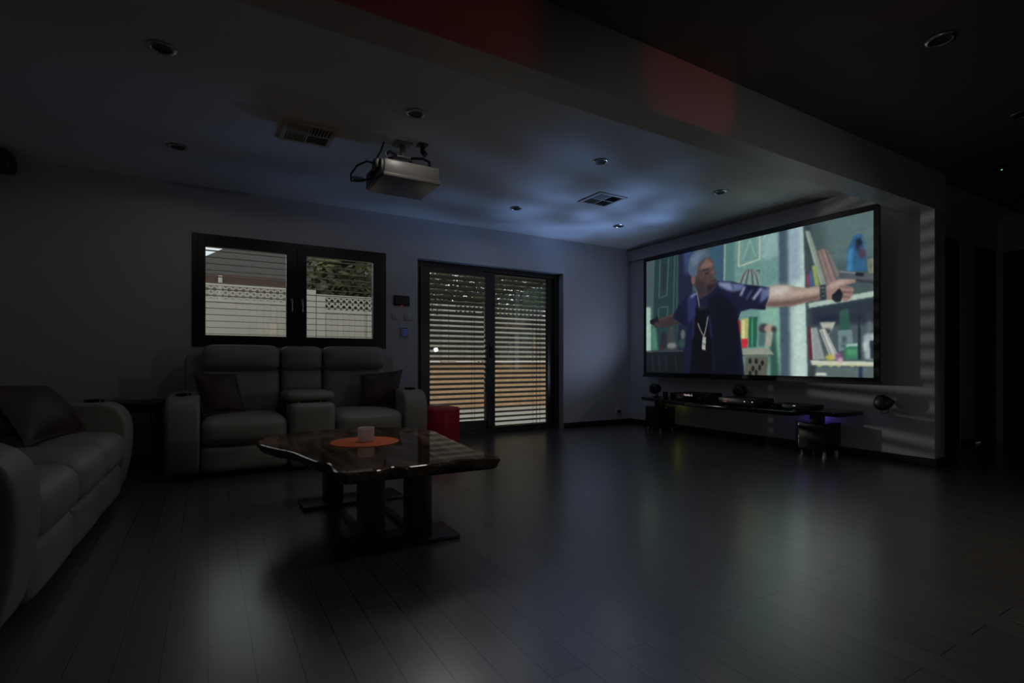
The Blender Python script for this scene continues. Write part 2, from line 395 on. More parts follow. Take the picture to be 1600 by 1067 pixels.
# ------------------------------------------------------------------ garden outside
struct(MB().box(-12, 22, BY + BT, 30, -.12, 0).build('ground', 'pave', smooth=False))
gw = MB().box(-6, 13, 9.0, 9.2, 0, .90).box(-6, 13, 8.97, 9.23, .86, .915).build('garden_wall', 'brick', bevel=.008, smooth=False)
tag(gw, 'low orange brown masonry wall carrying the cream fence outside', 'wall')
def fence(x0, x1, top, label):
    r = empty('garden_fence', ((x0 + x1) / 2, 9.06, .915), label, 'fence', 'cream fence panels')
    hw = (x1 - x0) / 2; lb = top - .915 - .30
    m = MB(); x = -hw + .05; rr = random.Random(int(x0 * 10) + 50)
    while x < hw - .1:
        m.box(x, x + .095, -.012 + rr.uniform(-.004, .004), .012, .01, lb); x += .098
    m.build('fence_boards', 'fence', r, smooth=False)
    MB().box(-hw, hw, -.02, .03, lb, lb + .05).box(-hw, hw, -.02, .03, lb + .255, lb + .30).box(-hw, hw, .012, .03, .2, .26).build('fence_rail', 'fencerail', r, smooth=False)
    m = MB(); z = lb + .152; x = -hw + .06
    while x < hw - .05:   # pierced ring screen
        for zz in (z - .048, z + .048):
            n = 14; vs = []
            for k in range(n):
                a = 2 * pi * k / n
                for rad, yy in ((.052, -.008), (.052, .008), (.030, .008), (.030, -.008)): vs.append((x + cos(a) * rad, yy, zz + sin(a) * rad))
            fs = []
            for k in range(n):
                for q in range(4): fs.append((k * 4 + q, k * 4 + (q + 1) % 4, ((k + 1) % n) * 4 + (q + 1) % 4, ((k + 1) % n) * 4 + q))
            m.add(vs, fs)
        x += .098
    m.build('lattice', 'fencerail', r, smooth=False)
    for sx in (-1, 1):
        MB().box(sx * (hw - .07) - .07, sx * (hw - .07) + .07, -.03, .05, 0, top - .915 - .01).build('post', 'fencerail', r, smooth=False)
    return r
fl_ = fence(-3.6, 1.55, 2.13, 'taller cream board fence with lattice top seen through the left window pane')
fence(1.56, 3.95, 2.05, 'lower cream board fence with lattice top seen through the right window pane')
fence(3.96, 8.6, 2.08, 'cream board fence with lattice top seen through the patio door')
lb = MB().box(1.87, 1.98, -.022, -.014, .085, .635).build('latch_board', mat('pale pink paint', (0.60, 0.47, 0.38), 0.7), fl_, bevel=.002)
lb['label'] = 'pale pink board'
for sx_ in (-1, 1):
    MB().box(1.925 + sx_ * .10 - .045, 1.925 + sx_ * .10 + .045, -.026, -.014, .30, .36).build('bracket', 'black', lb)
# neighbouring house
nh = empty('neighbour_house', (2, 14, 0), 'neighbouring house with weathered tiled roof and brown fascia beyond the fence', 'house')
MB().box(-2.3, 2.2, .55, 6.5, 0, 2.85).build('house_wall', 'fence', nh, smooth=False)
rf = MB(); e = [(-2.79, 0, 2.95), (2.7, 0, 2.95), (2.7, 7, 2.95), (-2.79, 7, 2.95), (-1.5, 3.5, 4.35), (1.4, 3.5, 4.35)]
rf.add(e, [(0, 1, 5, 4), (1, 2, 5), (2, 3, 4, 5), (3, 0, 4), (0, 3, 2, 1)]); rf.build('roof', 'rtile', nh, smooth=False)
MB().box(-2.79, 2.7, -.03, 0, 2.78, 3.0).build('fascia', 'fascia', nh, smooth=False)
MB().cyl((-1.75, -.08, 0), (-1.75, -.08, 2.95), .045).build('downpipe', 'fencerail', nh)
def tree(x, y, hgt, rad, n, label, seed):
    r = empty('garden_tree', (x, y, 0), label, 'tree', 'trees beyond the fence')
    rr = random.Random(seed)
    MB().cyl((0, 0, 0), (.1, .05, hgt * .5), .13, .08, 10).cyl((.1, .05, hgt * .48), (-.5, .2, hgt * .8), .07, .03, 8).cyl((.1, .05, hgt * .48), (.6, -.1, hgt * .82), .07, .03, 8).build('trunk', 'bark', r)
    vs = []; fs = []
    for i in range(n):
        while True:
            d = Vector((rr.uniform(-1, 1), rr.uniform(-1, 1), rr.uniform(-1, 1)))
            if .35 < d.length < 1: break
        k = 1 + .22 * sin(5 * d.x + seed) * cos(4 * d.z + 3 * d.y)
        c = Vector((d.x * rad * k, d.y * rad * k, hgt * .62 + d.z * hgt * .38 * k))
        u = Vector((rr.uniform(-1, 1), rr.uniform(-1, 1), rr.uniform(-.6, .6))).normalized(); v = u.orthogonal().normalized()
        sz = rr.uniform(.07, .15); o = len(vs)
        vs += [c - u * sz, c + v * sz * .45, c + u * sz, c - v * sz * .45]; fs.append((o, o + 1, o + 2, o + 3))
    MB().add(vs, fs).build('crown', 'leaf', r, smooth=False, fix=False)
tree(2.8, 11.0, 4.0, 1.25, 4200, 'olive green tree behind the fence in the right window pane', 3)
tree(7.7, 14.6, 5.2, 2.5, 8500, 'dense dark tree behind the fence seen through the patio door', 5)

# ------------------------------------------------------------------ recliner sofas
def sofa(name, loc, rotz, label, cat, W, aw, seats, console=None, bk=0.0):
    """local frame: x across the seats, y from front (0) to back, z up"""
    r = empty(name, loc, label, cat, None, rotz)
    D = .97
    prof = [(.075, .035), (.045, .10), (.018, .22), (.004, .34), (.0, .44), (.008, .52), (.028, .575), (.06, .615), (.105, .64), (.16, .65),
            (.30, .652), (.50, .655), (.64, .66), (.72, .66), (.80, .60), (.90, .40), (.90, .035)]
    for x0 in (0, W - aw):
        ar = MB().prism(prof, x0, x0 + aw, 'x').build('armrest', 'leather', r, bevel=.028, seg=3, angle=40)
        cx = x0 + aw / 2
        MB().lathe([(0, .662), (.040, .662), (.044, .668), (.052, .668), (.055, .652), (.055, .60), (0, .60)], (cx, .20, 0)).build('cup_holder', 'blackgloss', ar)['label'] = 'black cup holder'
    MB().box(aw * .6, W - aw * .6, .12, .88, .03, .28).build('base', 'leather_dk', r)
    MB().soft(aw * .45, W - aw * .45, .70 + bk * .8, D - .01 + bk * .2, .05, 1.005, .06, (0, .01, 0), 8).build('back_shell', 'leather', r)
    for q, (x0, x1) in enumerate(seats):
        g = .004
        MB().soft(x0 + g, x1 - g, .012, .68 + bk, .245, .468, .075, (0, .02, .022), 12).build('seat_cushion', 'leather', r)
        MB().soft(x0 + g, x1 - g, .035, .15, .045, .255, .035, (0, .018, 0), 10).build('footrest_panel', 'leather', r)
        def lean(p): return Vector((p.x, p.y + (p.z - .45) * .10, p.z))
        MB().soft(x0 + g, x1 - g, .585 + bk, .80 + bk, .43, .86, .06, (0, .035, 0), 12, lean).build('back_cushion', 'leather', r)
        MB().soft(x0 + g, x1 - g, .575 + bk, .84 + bk, .84, 1.068, .07, (0, .03, .006), 12).build('headrest', 'leather', r)
    if console:
        x0, x1 = console; g = .004
        MB().soft(x0 + g, x1 - g, .0, .30, .03, .565, .04, (0, .012, 0), 10).build('console_front', 'leather', r)
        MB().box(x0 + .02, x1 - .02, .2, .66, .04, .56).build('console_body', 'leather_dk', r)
        ld = MB().soft(x0 - .008, x1 + .012, .10, .62, .575, .655, .035, (0, .01, .012), 10).build('console_lid', 'leather', r)
        for k in (.22, .70):
            MB().cyl((x0 + (x1 - x0) * k, .118, .560), (x0 + (x1 - x0) * k, .118, .578), .009).build('hinge', 'chrome', ld)
        def lean2(p): return Vector((p.x, p.y + (p.z - .65) * .10, p.z))
        MB().soft(x0 + g, x1 - g, .60, .80, .63, .855, .05, (0, .012, 0), 10, lean2).build('back_cushion', 'leather', r)
        MB().soft(x0 + g, x1 - g, .585, .84, .84, 1.064, .06, (0, .02, .004), 10).build('headrest', 'leather', r)
    return r
sofa('recliner_loveseat', (-.28, 4.62, 0), 0, 'grey leather two-seat recliner with a centre console below the window', 'sofa', 2.09, .225,
     [(.228, .865), (1.245, 1.862)], (.868, 1.242))
sofa('recliner_sofa', (-.515, 2.19, 0), radians(90 - 1.6), 'grey leather three-seat sofa along the left wall, cut off by the photo edge', 'sofa', 2.30, .255,
     [(.258, .853), (.855, 1.445), (1.447, 2.042)], bk=.10)

def pillow(cs, th, label, seed):
    """cs: four corners in order bottom-left, bottom-right, top-right, top-left"""
    c = [Vector(p) for p in cs]; o = sum(c, Vector()) / 4; n = 18
    nrm = (c[1] - c[0]).cross(c[3] - c[0]).normalized()
    rr = random.Random(seed); ph = [rr.uniform(0, 6) for _ in range(4)]
    vs = []; fs = []
    for side in (1, -1):
        for i in range(n + 1):
            for j in range(n + 1):
                u = -1 + 2 * i / n; v = -1 + 2 * j / n
                uu = u * (1 - .07 * (1 - v * v)); vv = v * (1 - .07 * (1 - u * u))
                a, b_ = (uu + 1) / 2, (vv + 1) / 2
                p = c[0] * (1 - a) * (1 - b_) + c[1] * a * (1 - b_) + c[2] * a * b_ + c[3] * (1 - a) * b_
                t = th * ((1 - u ** 2) ** .5) * ((1 - v ** 2) ** .5) if abs(u) < 1 and abs(v) < 1 else 0
                t *= 1 + .08 * sin(3 * u + ph[0]) * cos(3 * v + ph[1])
                vs.append(p - o + nrm * side * t)
        k = 0 if side == 1 else (n + 1) ** 2
        for i in range(n):
            for j in range(n):
                q = (k + i * (n + 1) + j, k + (i + 1) * (n + 1) + j, k + (i + 1) * (n + 1) + j + 1, k + i * (n + 1) + j + 1)
                fs.append(q if side == 1 else q[::-1])
    m = MB().add(vs, fs).build('cushion', 'cushion', loc=o, angle=80)
    bm = bmesh.new(); bm.from_mesh(m.data); bmesh.ops.remove_doubles(bm, verts=bm.verts, dist=1e-5); bm.to_mesh(m.data); bm.free()
    return tag(m, label, 'cushion', 'dark brown cushions')
pillow([(-.04, 4.90, .475), (.295, 4.98, .475), (.215, 5.10, .815), (-.125, 5.02, .838)], .065, 'dark brown leather cushion on the left seat of the two-seat recliner', 1)
pillow([(1.225, 4.98, .475), (1.60, 4.90, .475), (1.695, 5.02, .842), (1.285, 5.10, .795)], .065, 'dark brown leather cushion on the right seat of the two-seat recliner', 2)
pillow([(-.80, 3.52, .485), (-.66, 4.17, .485), (-.90, 4.40, .765), (-1.02, 3.70, .80)], .085, 'large dark brown leather cushion lying on the three-seat sofa', 3)

# side table in the corner between the sofas, with a hanging cable
st = empty('side_table', (-.66, 5.36, 0), 'dark wooden side table in the corner between the two sofas', 'table')
MB().box(-.36, .34, -.22, .24, .545, .585).build('tabletop', 'darkwood', st, bevel=.004)
MB().box(-.33, .31, -.19, .21, .50, .545).build('apron', 'darkwood', st)
for sx, sy in ((-.31, -.17), (.29, -.17), (-.31, .19), (.29, .19)):
    MB().box(sx - .02, sx + .02, sy - .02, sy + .02, 0, .50).build('leg', 'darkwood', st, bevel=.003)
cb = MB().tube([(-.405, 5.19, .5915), (-.405, 5.15, .5915), (-.405, 5.125, .589), (-.405, 5.11, .55), (-.40, 5.112, .48), (-.398, 5.11, .43), (-.385, 5.112, .38), (-.392, 5.11, .31)], .006).build('charger_cable', 'black')
tag(cb, 'thin black cable hanging down from the corner side table', 'cable')

# ------------------------------------------------------------------ coffee table
TZ = .45
edge = [(0.244, 3.324), (0.288, 3.100), (0.368, 2.890), (0.402, 2.708), (0.436, 2.545), (0.475, 2.468), (0.465, 2.265), (0.520, 2.205),
        (0.640, 2.200), (0.715, 2.238), (0.775, 2.203), (0.915, 2.213), (1.035, 2.240), (1.135, 2.208), (1.235, 2.195),
        (1.240, 2.285), (1.230, 2.470), (1.265, 2.775), (1.310, 3.120), (1.320, 3.300), (1.230, 3.530), (1.060, 3.640), (.90, 3.72), (.70, 3.70), (.52, 3.66), (.34, 3.56)]
ct = empty('coffee_table', (.82, 2.98, 0), 'coffee table with glossy live-edge timber slab on black steel posts', 'table')
# smooth the outline and give it a rough natural edge
def catmull(P, k=5):
    out = []; n = len(P)
    for i in range(n):
        p0, p1, p2, p3 = (Vector(P[(i + q - 1) % n]) for q in range(4))
        for j in range(k):
            t = j / k
            out.append(.5 * ((2 * p1) + (p2 - p0) * t + (2 * p0 - 5 * p1 + 4 * p2 - p3) * t * t + (3 * p1 - p0 - 3 * p2 + p3) * t ** 3))
    return out
ol = catmull(edge, 6); nO = len(ol); rr = random.Random(4); cen = Vector((.82, 2.98))
rings = []
for k, (z, ins) in enumerate([(TZ, .022), (TZ, .012), (TZ - .003, .003), (TZ - .015, .0), (TZ - .03, .010), (TZ - .045, .016), (TZ - .055, .030), (TZ - .058, .05)]):
    ring_ = []
    for i, p in enumerate(ol):
        tg = (ol[(i + 1) % nO] - ol[i - 1]).normalized(); nr = Vector((-tg.y, tg.x))
        if nr.dot(cen - p) < 0: nr = -nr
        j = rr.uniform(-.004, .006) if 2 < k < 7 else 0
        q = p + nr * (ins + j); ring_.append((q.x - .82, q.y - 2.98, z))
    rings.append(ring_)
top = MB().add([v for rg in rings[:3] for v in rg], [tuple(range(nO))] + [(k * nO + i, k * nO + (i + 1) % nO, (k + 1) * nO + (i + 1) % nO, (k + 1) * nO + i) for k in range(2) for i in range(nO)]).build('tabletop', 'slab', ct, angle=12)
m = MB(); vs = [v for rg in rings[2:] for v in rg]; fs = [((k * nO) + i, (k * nO) + (i + 1) % nO, (k + 1) * nO + (i + 1) % nO, (k + 1) * nO + i) for k in range(len(rings) - 3) for i in range(nO)]
fs.append(tuple((len(rings) - 3) * nO + i for i in range(nO)))
m.add(vs, fs).build('bark_edge', 'bark_edge', ct, angle=60)['label'] = 'rough natural edge of the slab'
for yy in (2.565, 3.47):
    MB().box(.505 - .82, 1.135 - .82, yy - .12 - 2.98, yy + .12 - 2.98, 0, .022).build('foot_plate', 'blackmetal', ct, bevel=.003)
    for xx in (.70, .945):
        MB().box(xx - .052 - .82, xx + .052 - .82, yy - .075 - 2.98, yy + .075 - 2.98, .022, TZ - .057).build('post', 'blackmetal', ct, bevel=.004)
for xx in (.70, .945):
    MB().box(xx - .02 - .82, xx + .02 - .82, 2.685 - 2.98, 3.35 - 2.98, 0.0, .02).build('stretcher', 'blackmetal', ct)
pm = MB().lathe([(0, 0), (.192, 0), (.195, .002), (.192, .004), (0, .004)], n=64).build('placemat', 'orange', loc=(.79, 3.02, TZ + .0005))
tag(pm, 'round orange placemat on the live-edge coffee table', 'placemat')
cu = MB().lathe([(0, 0), (.043, 0), (.047, .004), (.0475, .076), (.045, .079), (.041, .076), (.040, .055), (0, .052)], n=40).build('candle_cup', 'candle', loc=(.80, 3.03, TZ + .005))
tag(cu, 'white candle cup on the orange placemat', 'candle')
MB().cyl((0, 0, .052), (.002, 0, .063), .0012, n=6).build('wick', 'black', cu)

# ottoman
ot = empty('ottoman', (2.235, 5.40, 0), 'round red vinyl ottoman between the two-seat recliner and patio door', 'ottoman')
MB().lathe([(0, .012), (.225, .012), (.238, .022), (.241, .05), (.241, .355), (.236, .362), (0, .362)], n=48).build('ottoman_body', 'red', ot)
MB().lathe([(0, .362), (.238, .362), (.243, .370), (.243, .388), (.236, .402), (.18, .411), (0, .414)], n=48).build('ottoman_lid', 'red', ot)
for a in range(4): MB().cyl((.16 * cos(a * pi / 2 + .7), .16 * sin(a * pi / 2 + .7), 0), (.16 * cos(a * pi / 2 + .7), .16 * sin(a * pi / 2 + .7), .014), .018, n=12).build('foot', 'black', ot)

# ------------------------------------------------------------------ ceiling fixtures
def downlight(loc, label):
    r = empty('downlight', loc, label, 'ceiling light', 'recessed ceiling downlights')
    MB().lathe([(.048, -.0005), (.066, -.0005), (.068, -.004), (.062, -.009), (.052, -.010), (.047, -.006), (.048, -.0005)], n=32).build('trim_ring', 'chrome', r)
    MB().lathe([(.048, -.0006), (.047, -.006), (.038, -.0035), (0, -.003), (0, -.0006)], n=32).build('lamp', 'black', r)
    return r
d0 = downlight((-.21, 3.295, CZ), 'recessed downlight on the ceiling at the far left, nearest the beam')
for p, l in [((1.20, 3.295), 'recessed downlight on the ceiling above and right of the projector'),
             ((2.815, 3.30), 'recessed downlight between the beam and the square vent near the screen'),
             ((4.33, 3.295), 'recessed downlight close to the beam, nearest the screen end'),
             ((-.20, 4.745), 'recessed downlight at the far left near the window wall'),
             ((1.185, 4.745), 'recessed downlight half hidden behind the left end of the projector'),
             ((2.88, 4.77), 'recessed downlight above the patio door near the back wall'),
             ((4.34, 4.75), 'recessed downlight in the back corner between square vent and screen'),
             ((3.263, 1.15), 'recessed downlight on the dark ceiling right of the beam'),
             ((4.72, 1.21), 'recessed downlight cut by the right photo edge on the dark ceiling')]:
    dup(d0, (p[0], p[1], CZ), l)
def vent(loc, label, mm, dk):
    r = empty('ceiling_vent', loc, label, 'air vent', 'square ceiling air vents')
    hs = .18
    MB().box(-hs, hs, -hs, -hs + .035, -.012, 0).box(-hs, hs, hs - .035, hs, -.012, 0).box(-hs, -hs + .035, -hs + .035, hs - .035, -.012, 0).box(hs - .035, hs, -hs + .035, hs - .035, -.012, 0).box(-.006, .006, -hs + .035, hs - .035, -.011, 0).box(-hs + .035, hs - .035, -.006, .006, -.011, 0).build('frame', mm, r, bevel=.002)
    MB().box(-hs + .03, hs - .03, -hs + .03, hs - .03, -.001, 0).build('backing', 'black', r)
    for qx, qy in ((-1, -1), (1, -1), (-1, 1), (1, 1)):
        m = MB(); ax = qx * qy > 0
        for k in range(6):
            t = .018 + k * .022
            if ax:  # blades along x
                R = Matrix.Rotation(qy * radians(38), 3, 'X'); c = (qx * .075, qy * t, -.007)
                m.box(c[0] - .068, c[0] + .068, c[1] - .009, c[1] + .009, c[2] - .0006, c[2] + .0006, R)
            else:
                R = Matrix.Rotation(-qx * radians(38), 3, 'Y'); c = (qx * t, qy * .075, -.007)
                m.box(c[0] - .009, c[0] + .009, c[1] - .068, c[1] + .068, c[2] - .0006, c[2] + .0006, R)
        m.build('blades', dk, r, smooth=False)
vent((.628, 3.99, CZ), 'cream square ceiling air vent left of the projector', 'cream', 'cream')
vent((3.49, 4.06, CZ), 'grey square ceiling air vent between the projector and the screen', 'white', mat('grey vent blade', (.2, .2, .2), .5))
sd = empty('smoke_detector', (5.83, 1.64, CZ), 'small detector with a green light on the dark hall ceiling', 'detector')
MB().lathe([(0, 0), (.05, 0), (.05, -.02), (.04, -.034), (0, -.036)]).build('housing', 'darkdoor', sd)
MB().lathe([(0, 0), (.006, 0), (.006, -.003), (0, -.005)], (-.02, -.015, -.036)).build('indicator', 'greenled', sd)

# projector
pj = empty('projector', (1.285, 3.81, CZ), 'white ceiling projector hanging from a bracket', 'projector')
pz = 2.25 - CZ
MB().box(-.205, .222, -.205, .21, pz + .012, pz + .128).build('projector_body', 'projwhite', pj, bevel=.012, seg=3)
MB().box(-.212, .226, -.21, .215, pz, pz + .030).build('bottom_cover', 'projwhite', pj, bevel=.008, seg=3)
MB().box(-.228, -.204, -.195, .20, pz + .008, pz + .122).box(-.26, -.228, -.17, -.08, pz + .06, pz + .125).box(-.25, -.228, -.02, .05, pz + .05, pz + .085).build('connector_panel', 'black', pj, bevel=.003)
MB().cyl((.22, -.06, pz + .07), (.252, -.06, pz + .07), .05, .046, 28).build('lens', 'blackgloss', pj)
pb = MB().box(-.06, .06, -.06, .06, -.014, 0).cyl((0, 0, -.014), (0, 0, -.1), .022, n=16).box(-.075, .075, -.03, .03, -.115, -.1).build('ceiling_bracket', 'projwhite', pj, bevel=.003)
for sx, sy in ((-1, -1), (1, -1), (-1, 1), (1, 1)):
    MB().tube([(sx * .06, sy * .025, -.108), (sx * .13, sy * .09, -.118), (sx * .165, sy * .13, -.15), (sx * .165, sy * .13, pz + .128)], .011, 8).cyl((sx * .165, sy * .13, pz + .126), (sx * .165, sy * .13, pz + .142), .028, .02, 14).build('bracket_arm', 'black', pb)
MB().box(.10, .17, -.1, -.03, -.012, 0).cyl((.135, -.065, -.012), (.135, -.065, -.05), .016).cyl((.135, -.065, -.05), (.15, -.085, -.085), .02).build('cable_socket', 'black', pj)
MB().tube([(-.25, -.12, pz + .1), (-.30, -.10, pz + .115), (-.35, -.02, pz + .10), (-.375, .06, pz + .06), (-.36, .12, pz + .03), (-.30, .13, pz + .04), (-.229, .10, pz + .06)], .007).tube([(-.14, .02, -.01), (-.17, .0, -.09), (-.245, -.10, pz + .12)], .006).build('cable', 'black', pj)

# corner speaker high on the left
cs = empty('corner_speaker', (-1.46, 5.52, 2.42), 'black speaker mounted high in the corner at the left photo edge', 'speaker')
MB().soft(-.11, .13, -.10, .10, .0, .155, .03, (.01, .01, .005), 8).build('cabinet', 'black', cs)
MB().box(-.06, .06, .09, .178, .04, .11).build('bracket', 'black', cs)

# ------------------------------------------------------------------ wall fittings
def plate(name, x0, x1, z0, z1, label, cat, mm, grp=None, t=.009):
    r = empty(name, ((x0 + x1) / 2, BY, (z0 + z1) / 2), label, cat, grp)
    MB().box(-(x1 - x0) / 2, (x1 - x0) / 2, -t, .002, -(z1 - z0) / 2, (z1 - z0) / 2).build('cover_plate', mm, r, bevel=.003)
    return r
tp = plate('control_panel', 1.815, 1.998, 1.562, 1.674, 'black touch panel with a red light, top of the fittings beside the door', 'control panel', 'blackgloss', t=.02)
MB().box(-.080, .080, -.0215, -.020, -.045, .045).build('display', 'black', tp)
MB().box(-.012, .012, -.018, -.010, -.0605, -.0565).build('indicator', 'redled', tp)
for x0, x1, l in ((1.793, 1.881, 'white wall switch left under the black touch panel'), (1.942, 2.03, 'white wall switch right under the black touch panel, nearest the door')):
    q = plate('wall_switch', x0, x1, 1.398, 1.482, l, 'switch', 'wall', 'white wall switches')
    MB().box(-.011, .011, -.013, -.009, -.02, .02, Matrix.Rotation(radians(6), 3, 'X')).build('rocker', 'white', q, bevel=.001)
kp = plate('keypad', 1.898, 1.986, 1.203, 1.318, 'small alarm keypad with glowing blue buttons, lowest of the fittings beside the door', 'keypad', 'white', t=.02)
MB().box(-.034, .034, -.0215, -.020, -.048, .048).build('face', mat('keypad face', (.05, .06, .12), .4), kp)
for i in range(3):
    for j in range(4):
        MB().box(-.026 + i * .019, -.014 + i * .019, -.0235, -.0215, -.040 + j * .021, -.028 + j * .021).build('button', 'bluelit', kp)
sk = plate('power_socket', 5.14, 5.225, .155, .265, 'white power socket with a black plug near the back corner', 'socket', 'white')
MB().box(-.012, .03, -.045, -.009, -.035, .0).tube([(.01, -.04, -.03), (.02, -.05, -.06), (.06, -.03, -.09)], .005).build('plug', 'black', sk, bevel=.003)

# ------------------------------------------------------------------ projection screen with its moving picture
sx = 5.26                                           # the screen hangs in front of the wall
_k = sx / BX
SY0, SY1, SZ0, SZ1 = 2.436 * _k, 5.37 * _k, .92 + (.766 - .92) * _k, .92 + (2.358 - .92) * _k     # picture area
scr = empty('projection_screen', (BX, (SY0 + SY1) / 2, SZ0), 'large projection screen showing a film on the right-hand wall', 'screen')
O = Vector((BX, (SY0 + SY1) / 2, SZ0))
def scr_box(x0, x1, ya, yb, za, zb, mb=None):
    mb = mb or MB(); return mb.box(x0 - O.x, x1 - O.x, ya - O.y, yb - O.y, za - O.z, zb - O.z)
fm = scr_box(sx - .004, sx + .02, SY0 - .048, SY0 - .001, SZ0 - .062, SZ1 + .05)
scr_box(sx - .004, sx + .02, SY1 + .001, SY1 + .05, SZ0 - .062, SZ1 + .05, fm)
scr_box(sx - .004, sx + .02, SY0 - .001, SY1 + .001, SZ1 + .001, SZ1 + .05, fm)
scr_box(sx - .004, sx + .02, SY0 - .001, SY1 + .001, SZ0 - .035, SZ0 - .001, fm)
scr_box(sx - .012, sx + .025, SY0 - .06, SY1 + .06, SZ0 - .062, SZ0 - .035, fm)
fm.build('screen_border', 'black', scr, smooth=False)
bk = scr_box(sx + .02, sx + .028, SY0 - .04, SY1 + .04, SZ0 - .03, SZ1 + .03); bk.build('screen_backing', 'black', scr, smooth=False)
for yy_ in (SY0 + .3, SY1 - .3):
    scr_box(sx + .028, BX, yy_ - .03, yy_ + .03, SZ1 - .12, SZ1 - .06).build('wall_bracket', 'black', scr)

# --- picture: painted numerically, u 0..1 left to right, v 0..1 top to bottom
PW, PH = 520, 282
canvas = np.zeros((PH, PW, 3)); canvas[:] = [60, 84, 86]
gx, gy = np.meshgrid((np.arange(PW) + .5) / PW, (np.arange(PH) + .5) / PH)
FPX, TH = 800.78, radians(30.675189)
def uv(p):
    """reading of the picture in an enlarged view -> position on the screen plane"""
    px, py = 980 + p[0] * .3, 300 + p[1] * .3
    a, b_ = (px - 800) / FPX, (565 - py) / FPX
    X, Y = sin(TH) + cos(TH) * a, cos(TH) - sin(TH) * a
    t = sx / X
    return ((SY1 - Y * t) / (SY1 - SY0), (SZ1 - (.92 + b_ * t)) / (SZ1 - SZ0))
def blur(a, k):
    for _ in range(2):
        for ax in (0, 1):
            p = np.pad(a, [(k, k) if i == ax else (0, 0) for i in range(a.ndim)], mode='edge')
            c = np.cumsum(p, axis=ax); z = np.zeros_like(np.take(c, [0], axis=ax)); c = np.concatenate([z, c], axis=ax)
            n = a.shape[ax]; w_ = 2 * k + 1
            a = (np.take(c, range(w_, w_ + n), axis=ax) - np.take(c, range(0, n), axis=ax)) / w_
    return a
def pm_(pts):
    q = [uv(p) for p in pts]; ins = np.zeros((PH, PW), bool); n = len(q)
    for i in range(n):
        (x1, y1), (x2, y2) = q[i], q[(i + 1) % n]
        if abs(y1 - y2) < 1e-9: continue
        cr = ((y1 > gy) != (y2 > gy)) & (gx < (x2 - x1) * (gy - y1) / (y2 - y1) + x1); ins ^= cr
    return ins.astype(float)
def poly(pts, col, soft=1, a=1.0):
    global canvas
    m = pm_(pts) * a
    if soft: m = blur(m, soft)
    canvas = canvas * (1 - m[..., None]) + np.array(col) * m[..., None]
def line(pts, wd, col, a=1.0, soft=1):
    for p, q in zip(pts[:-1], pts[1:]):
        d = Vector((q[0] - p[0], q[1] - p[1])); L_ = d.length or 1; n = Vector((-d.y, d.x)) / L_ * wd / 2
        poly([(p[0] + n.x, p[1] + n.y), (q[0] + n.x, q[1] + n.y), (q[0] - n.x, q[1] - n.y), (p[0] - n.x, p[1] - n.y)], col, soft, a)
def blob(x, y, rx, ry, col, soft=2, a=1.0):
    poly([(x + cos(t * pi / 8) * rx, y + sin(t * pi / 8) * ry) for t in range(16)], col, soft, a)
# room behind the figure
poly([(90, 360), (142, 345), (130, 835), (90, 835)], (62, 80, 88), 2)
poly([(90, 600), (122, 600), (128, 835), (90, 835)], (150, 185, 168), 2)
poly([(140, 330), (270, 300), (262, 640), (262, 830), (126, 830)], (30, 56, 58), 1)
line([(140, 350), (128, 830)], 6, (58, 92, 88))
line([(172, 352), (166, 552), (206, 540), (216, 344)], 5, (62, 92, 92)); poly([(184, 372), (204, 368), (198, 510), (182, 515)], (36, 40, 50), 2)
line([(163, 605), (162, 700)], 5, (58, 90, 88)); line([(163, 603), (212, 596), (206, 690)], 5, (58, 90, 88))
line([(248, 325), (240, 640)], 7, (48, 84, 82)); line([(262, 325), (258, 640)], 5, (50, 88, 86))
poly([(128, 700), (150, 690), (160, 830), (124, 830)], (64, 118, 96), 3)
poly([(268, 300), (345, 280), (335, 830), (262, 830)], (24, 30, 54), 2); poly([(290, 290), (345, 280), (340, 420), (300, 430)], (46, 60, 104), 4)
poly([(430, 255), (512, 240), (506, 500), (430, 500)], (48, 80, 104), 2)
poly([(505, 250), (800, 175), (805, 975), (570, 975), (505, 600)], (96, 142, 136), 2)
poly([(505, 250), (560, 235), (560, 480), (505, 490)], (72, 118, 114), 3)
poly([(700, 200), (795, 180), (795, 330), (700, 360)], (128, 166, 164), 5)
line([(510, 250), (505, 480)], 6, (140, 170, 160))
line([(585, 240), (580, 388), (690, 350), (690, 215)], 9, (158, 178, 156)); line([(600, 240), (594, 365)], 4, (120, 150, 140)); line([(676, 220), (676, 340)], 4, (120, 150, 140))
line([(638, 250), (605, 350)], 4, (150, 172, 156)); line([(638, 250), (668, 335)], 4, (150, 172, 156))
poly([(690, 590), (800, 590), (802, 975), (735, 975)], (120, 172, 152), 4)
poly([(770, 700), (795, 975), (745, 975), (740, 800)], (42, 84, 74), 3)
poly([(788, 180), (856, 165), (858, 980), (800, 980)], (62, 84, 98), 2)
poly([(840, 165), (925, 145), (945, 985), (850, 985)], (150, 178, 178), 3)
poly([(870, 160), (920, 148), (938, 985), (870, 985)], (178, 206, 198), 4); poly([(845, 165), (900, 155), (905, 460), (850, 470)], (132, 158, 174), 6)
poly([(918, 150), (1300, 60), (1300, 985), (942, 985)], (62, 82, 84), 1)
poly([(1020, 140), (1300, 70), (1300, 330), (1060, 380)], (80, 106, 106), 8)
poly([(920, 160), (960, 150), (960, 560), (945, 580)], (48, 62, 68), 3)
poly([(948, 600), (1300, 545), (1300, 700), (952, 720)], (36, 48, 62), 5)
poly([(952, 700), (1300, 690), (1300, 885), (956, 885)], (66, 84, 88), 4)
poly([(944, 578), (1300, 512), (1300, 542), (946, 604)], (160, 184, 170), 1)
poly([(955, 876), (1300, 884), (1300, 908), (962, 904)], (192, 198, 172), 1)
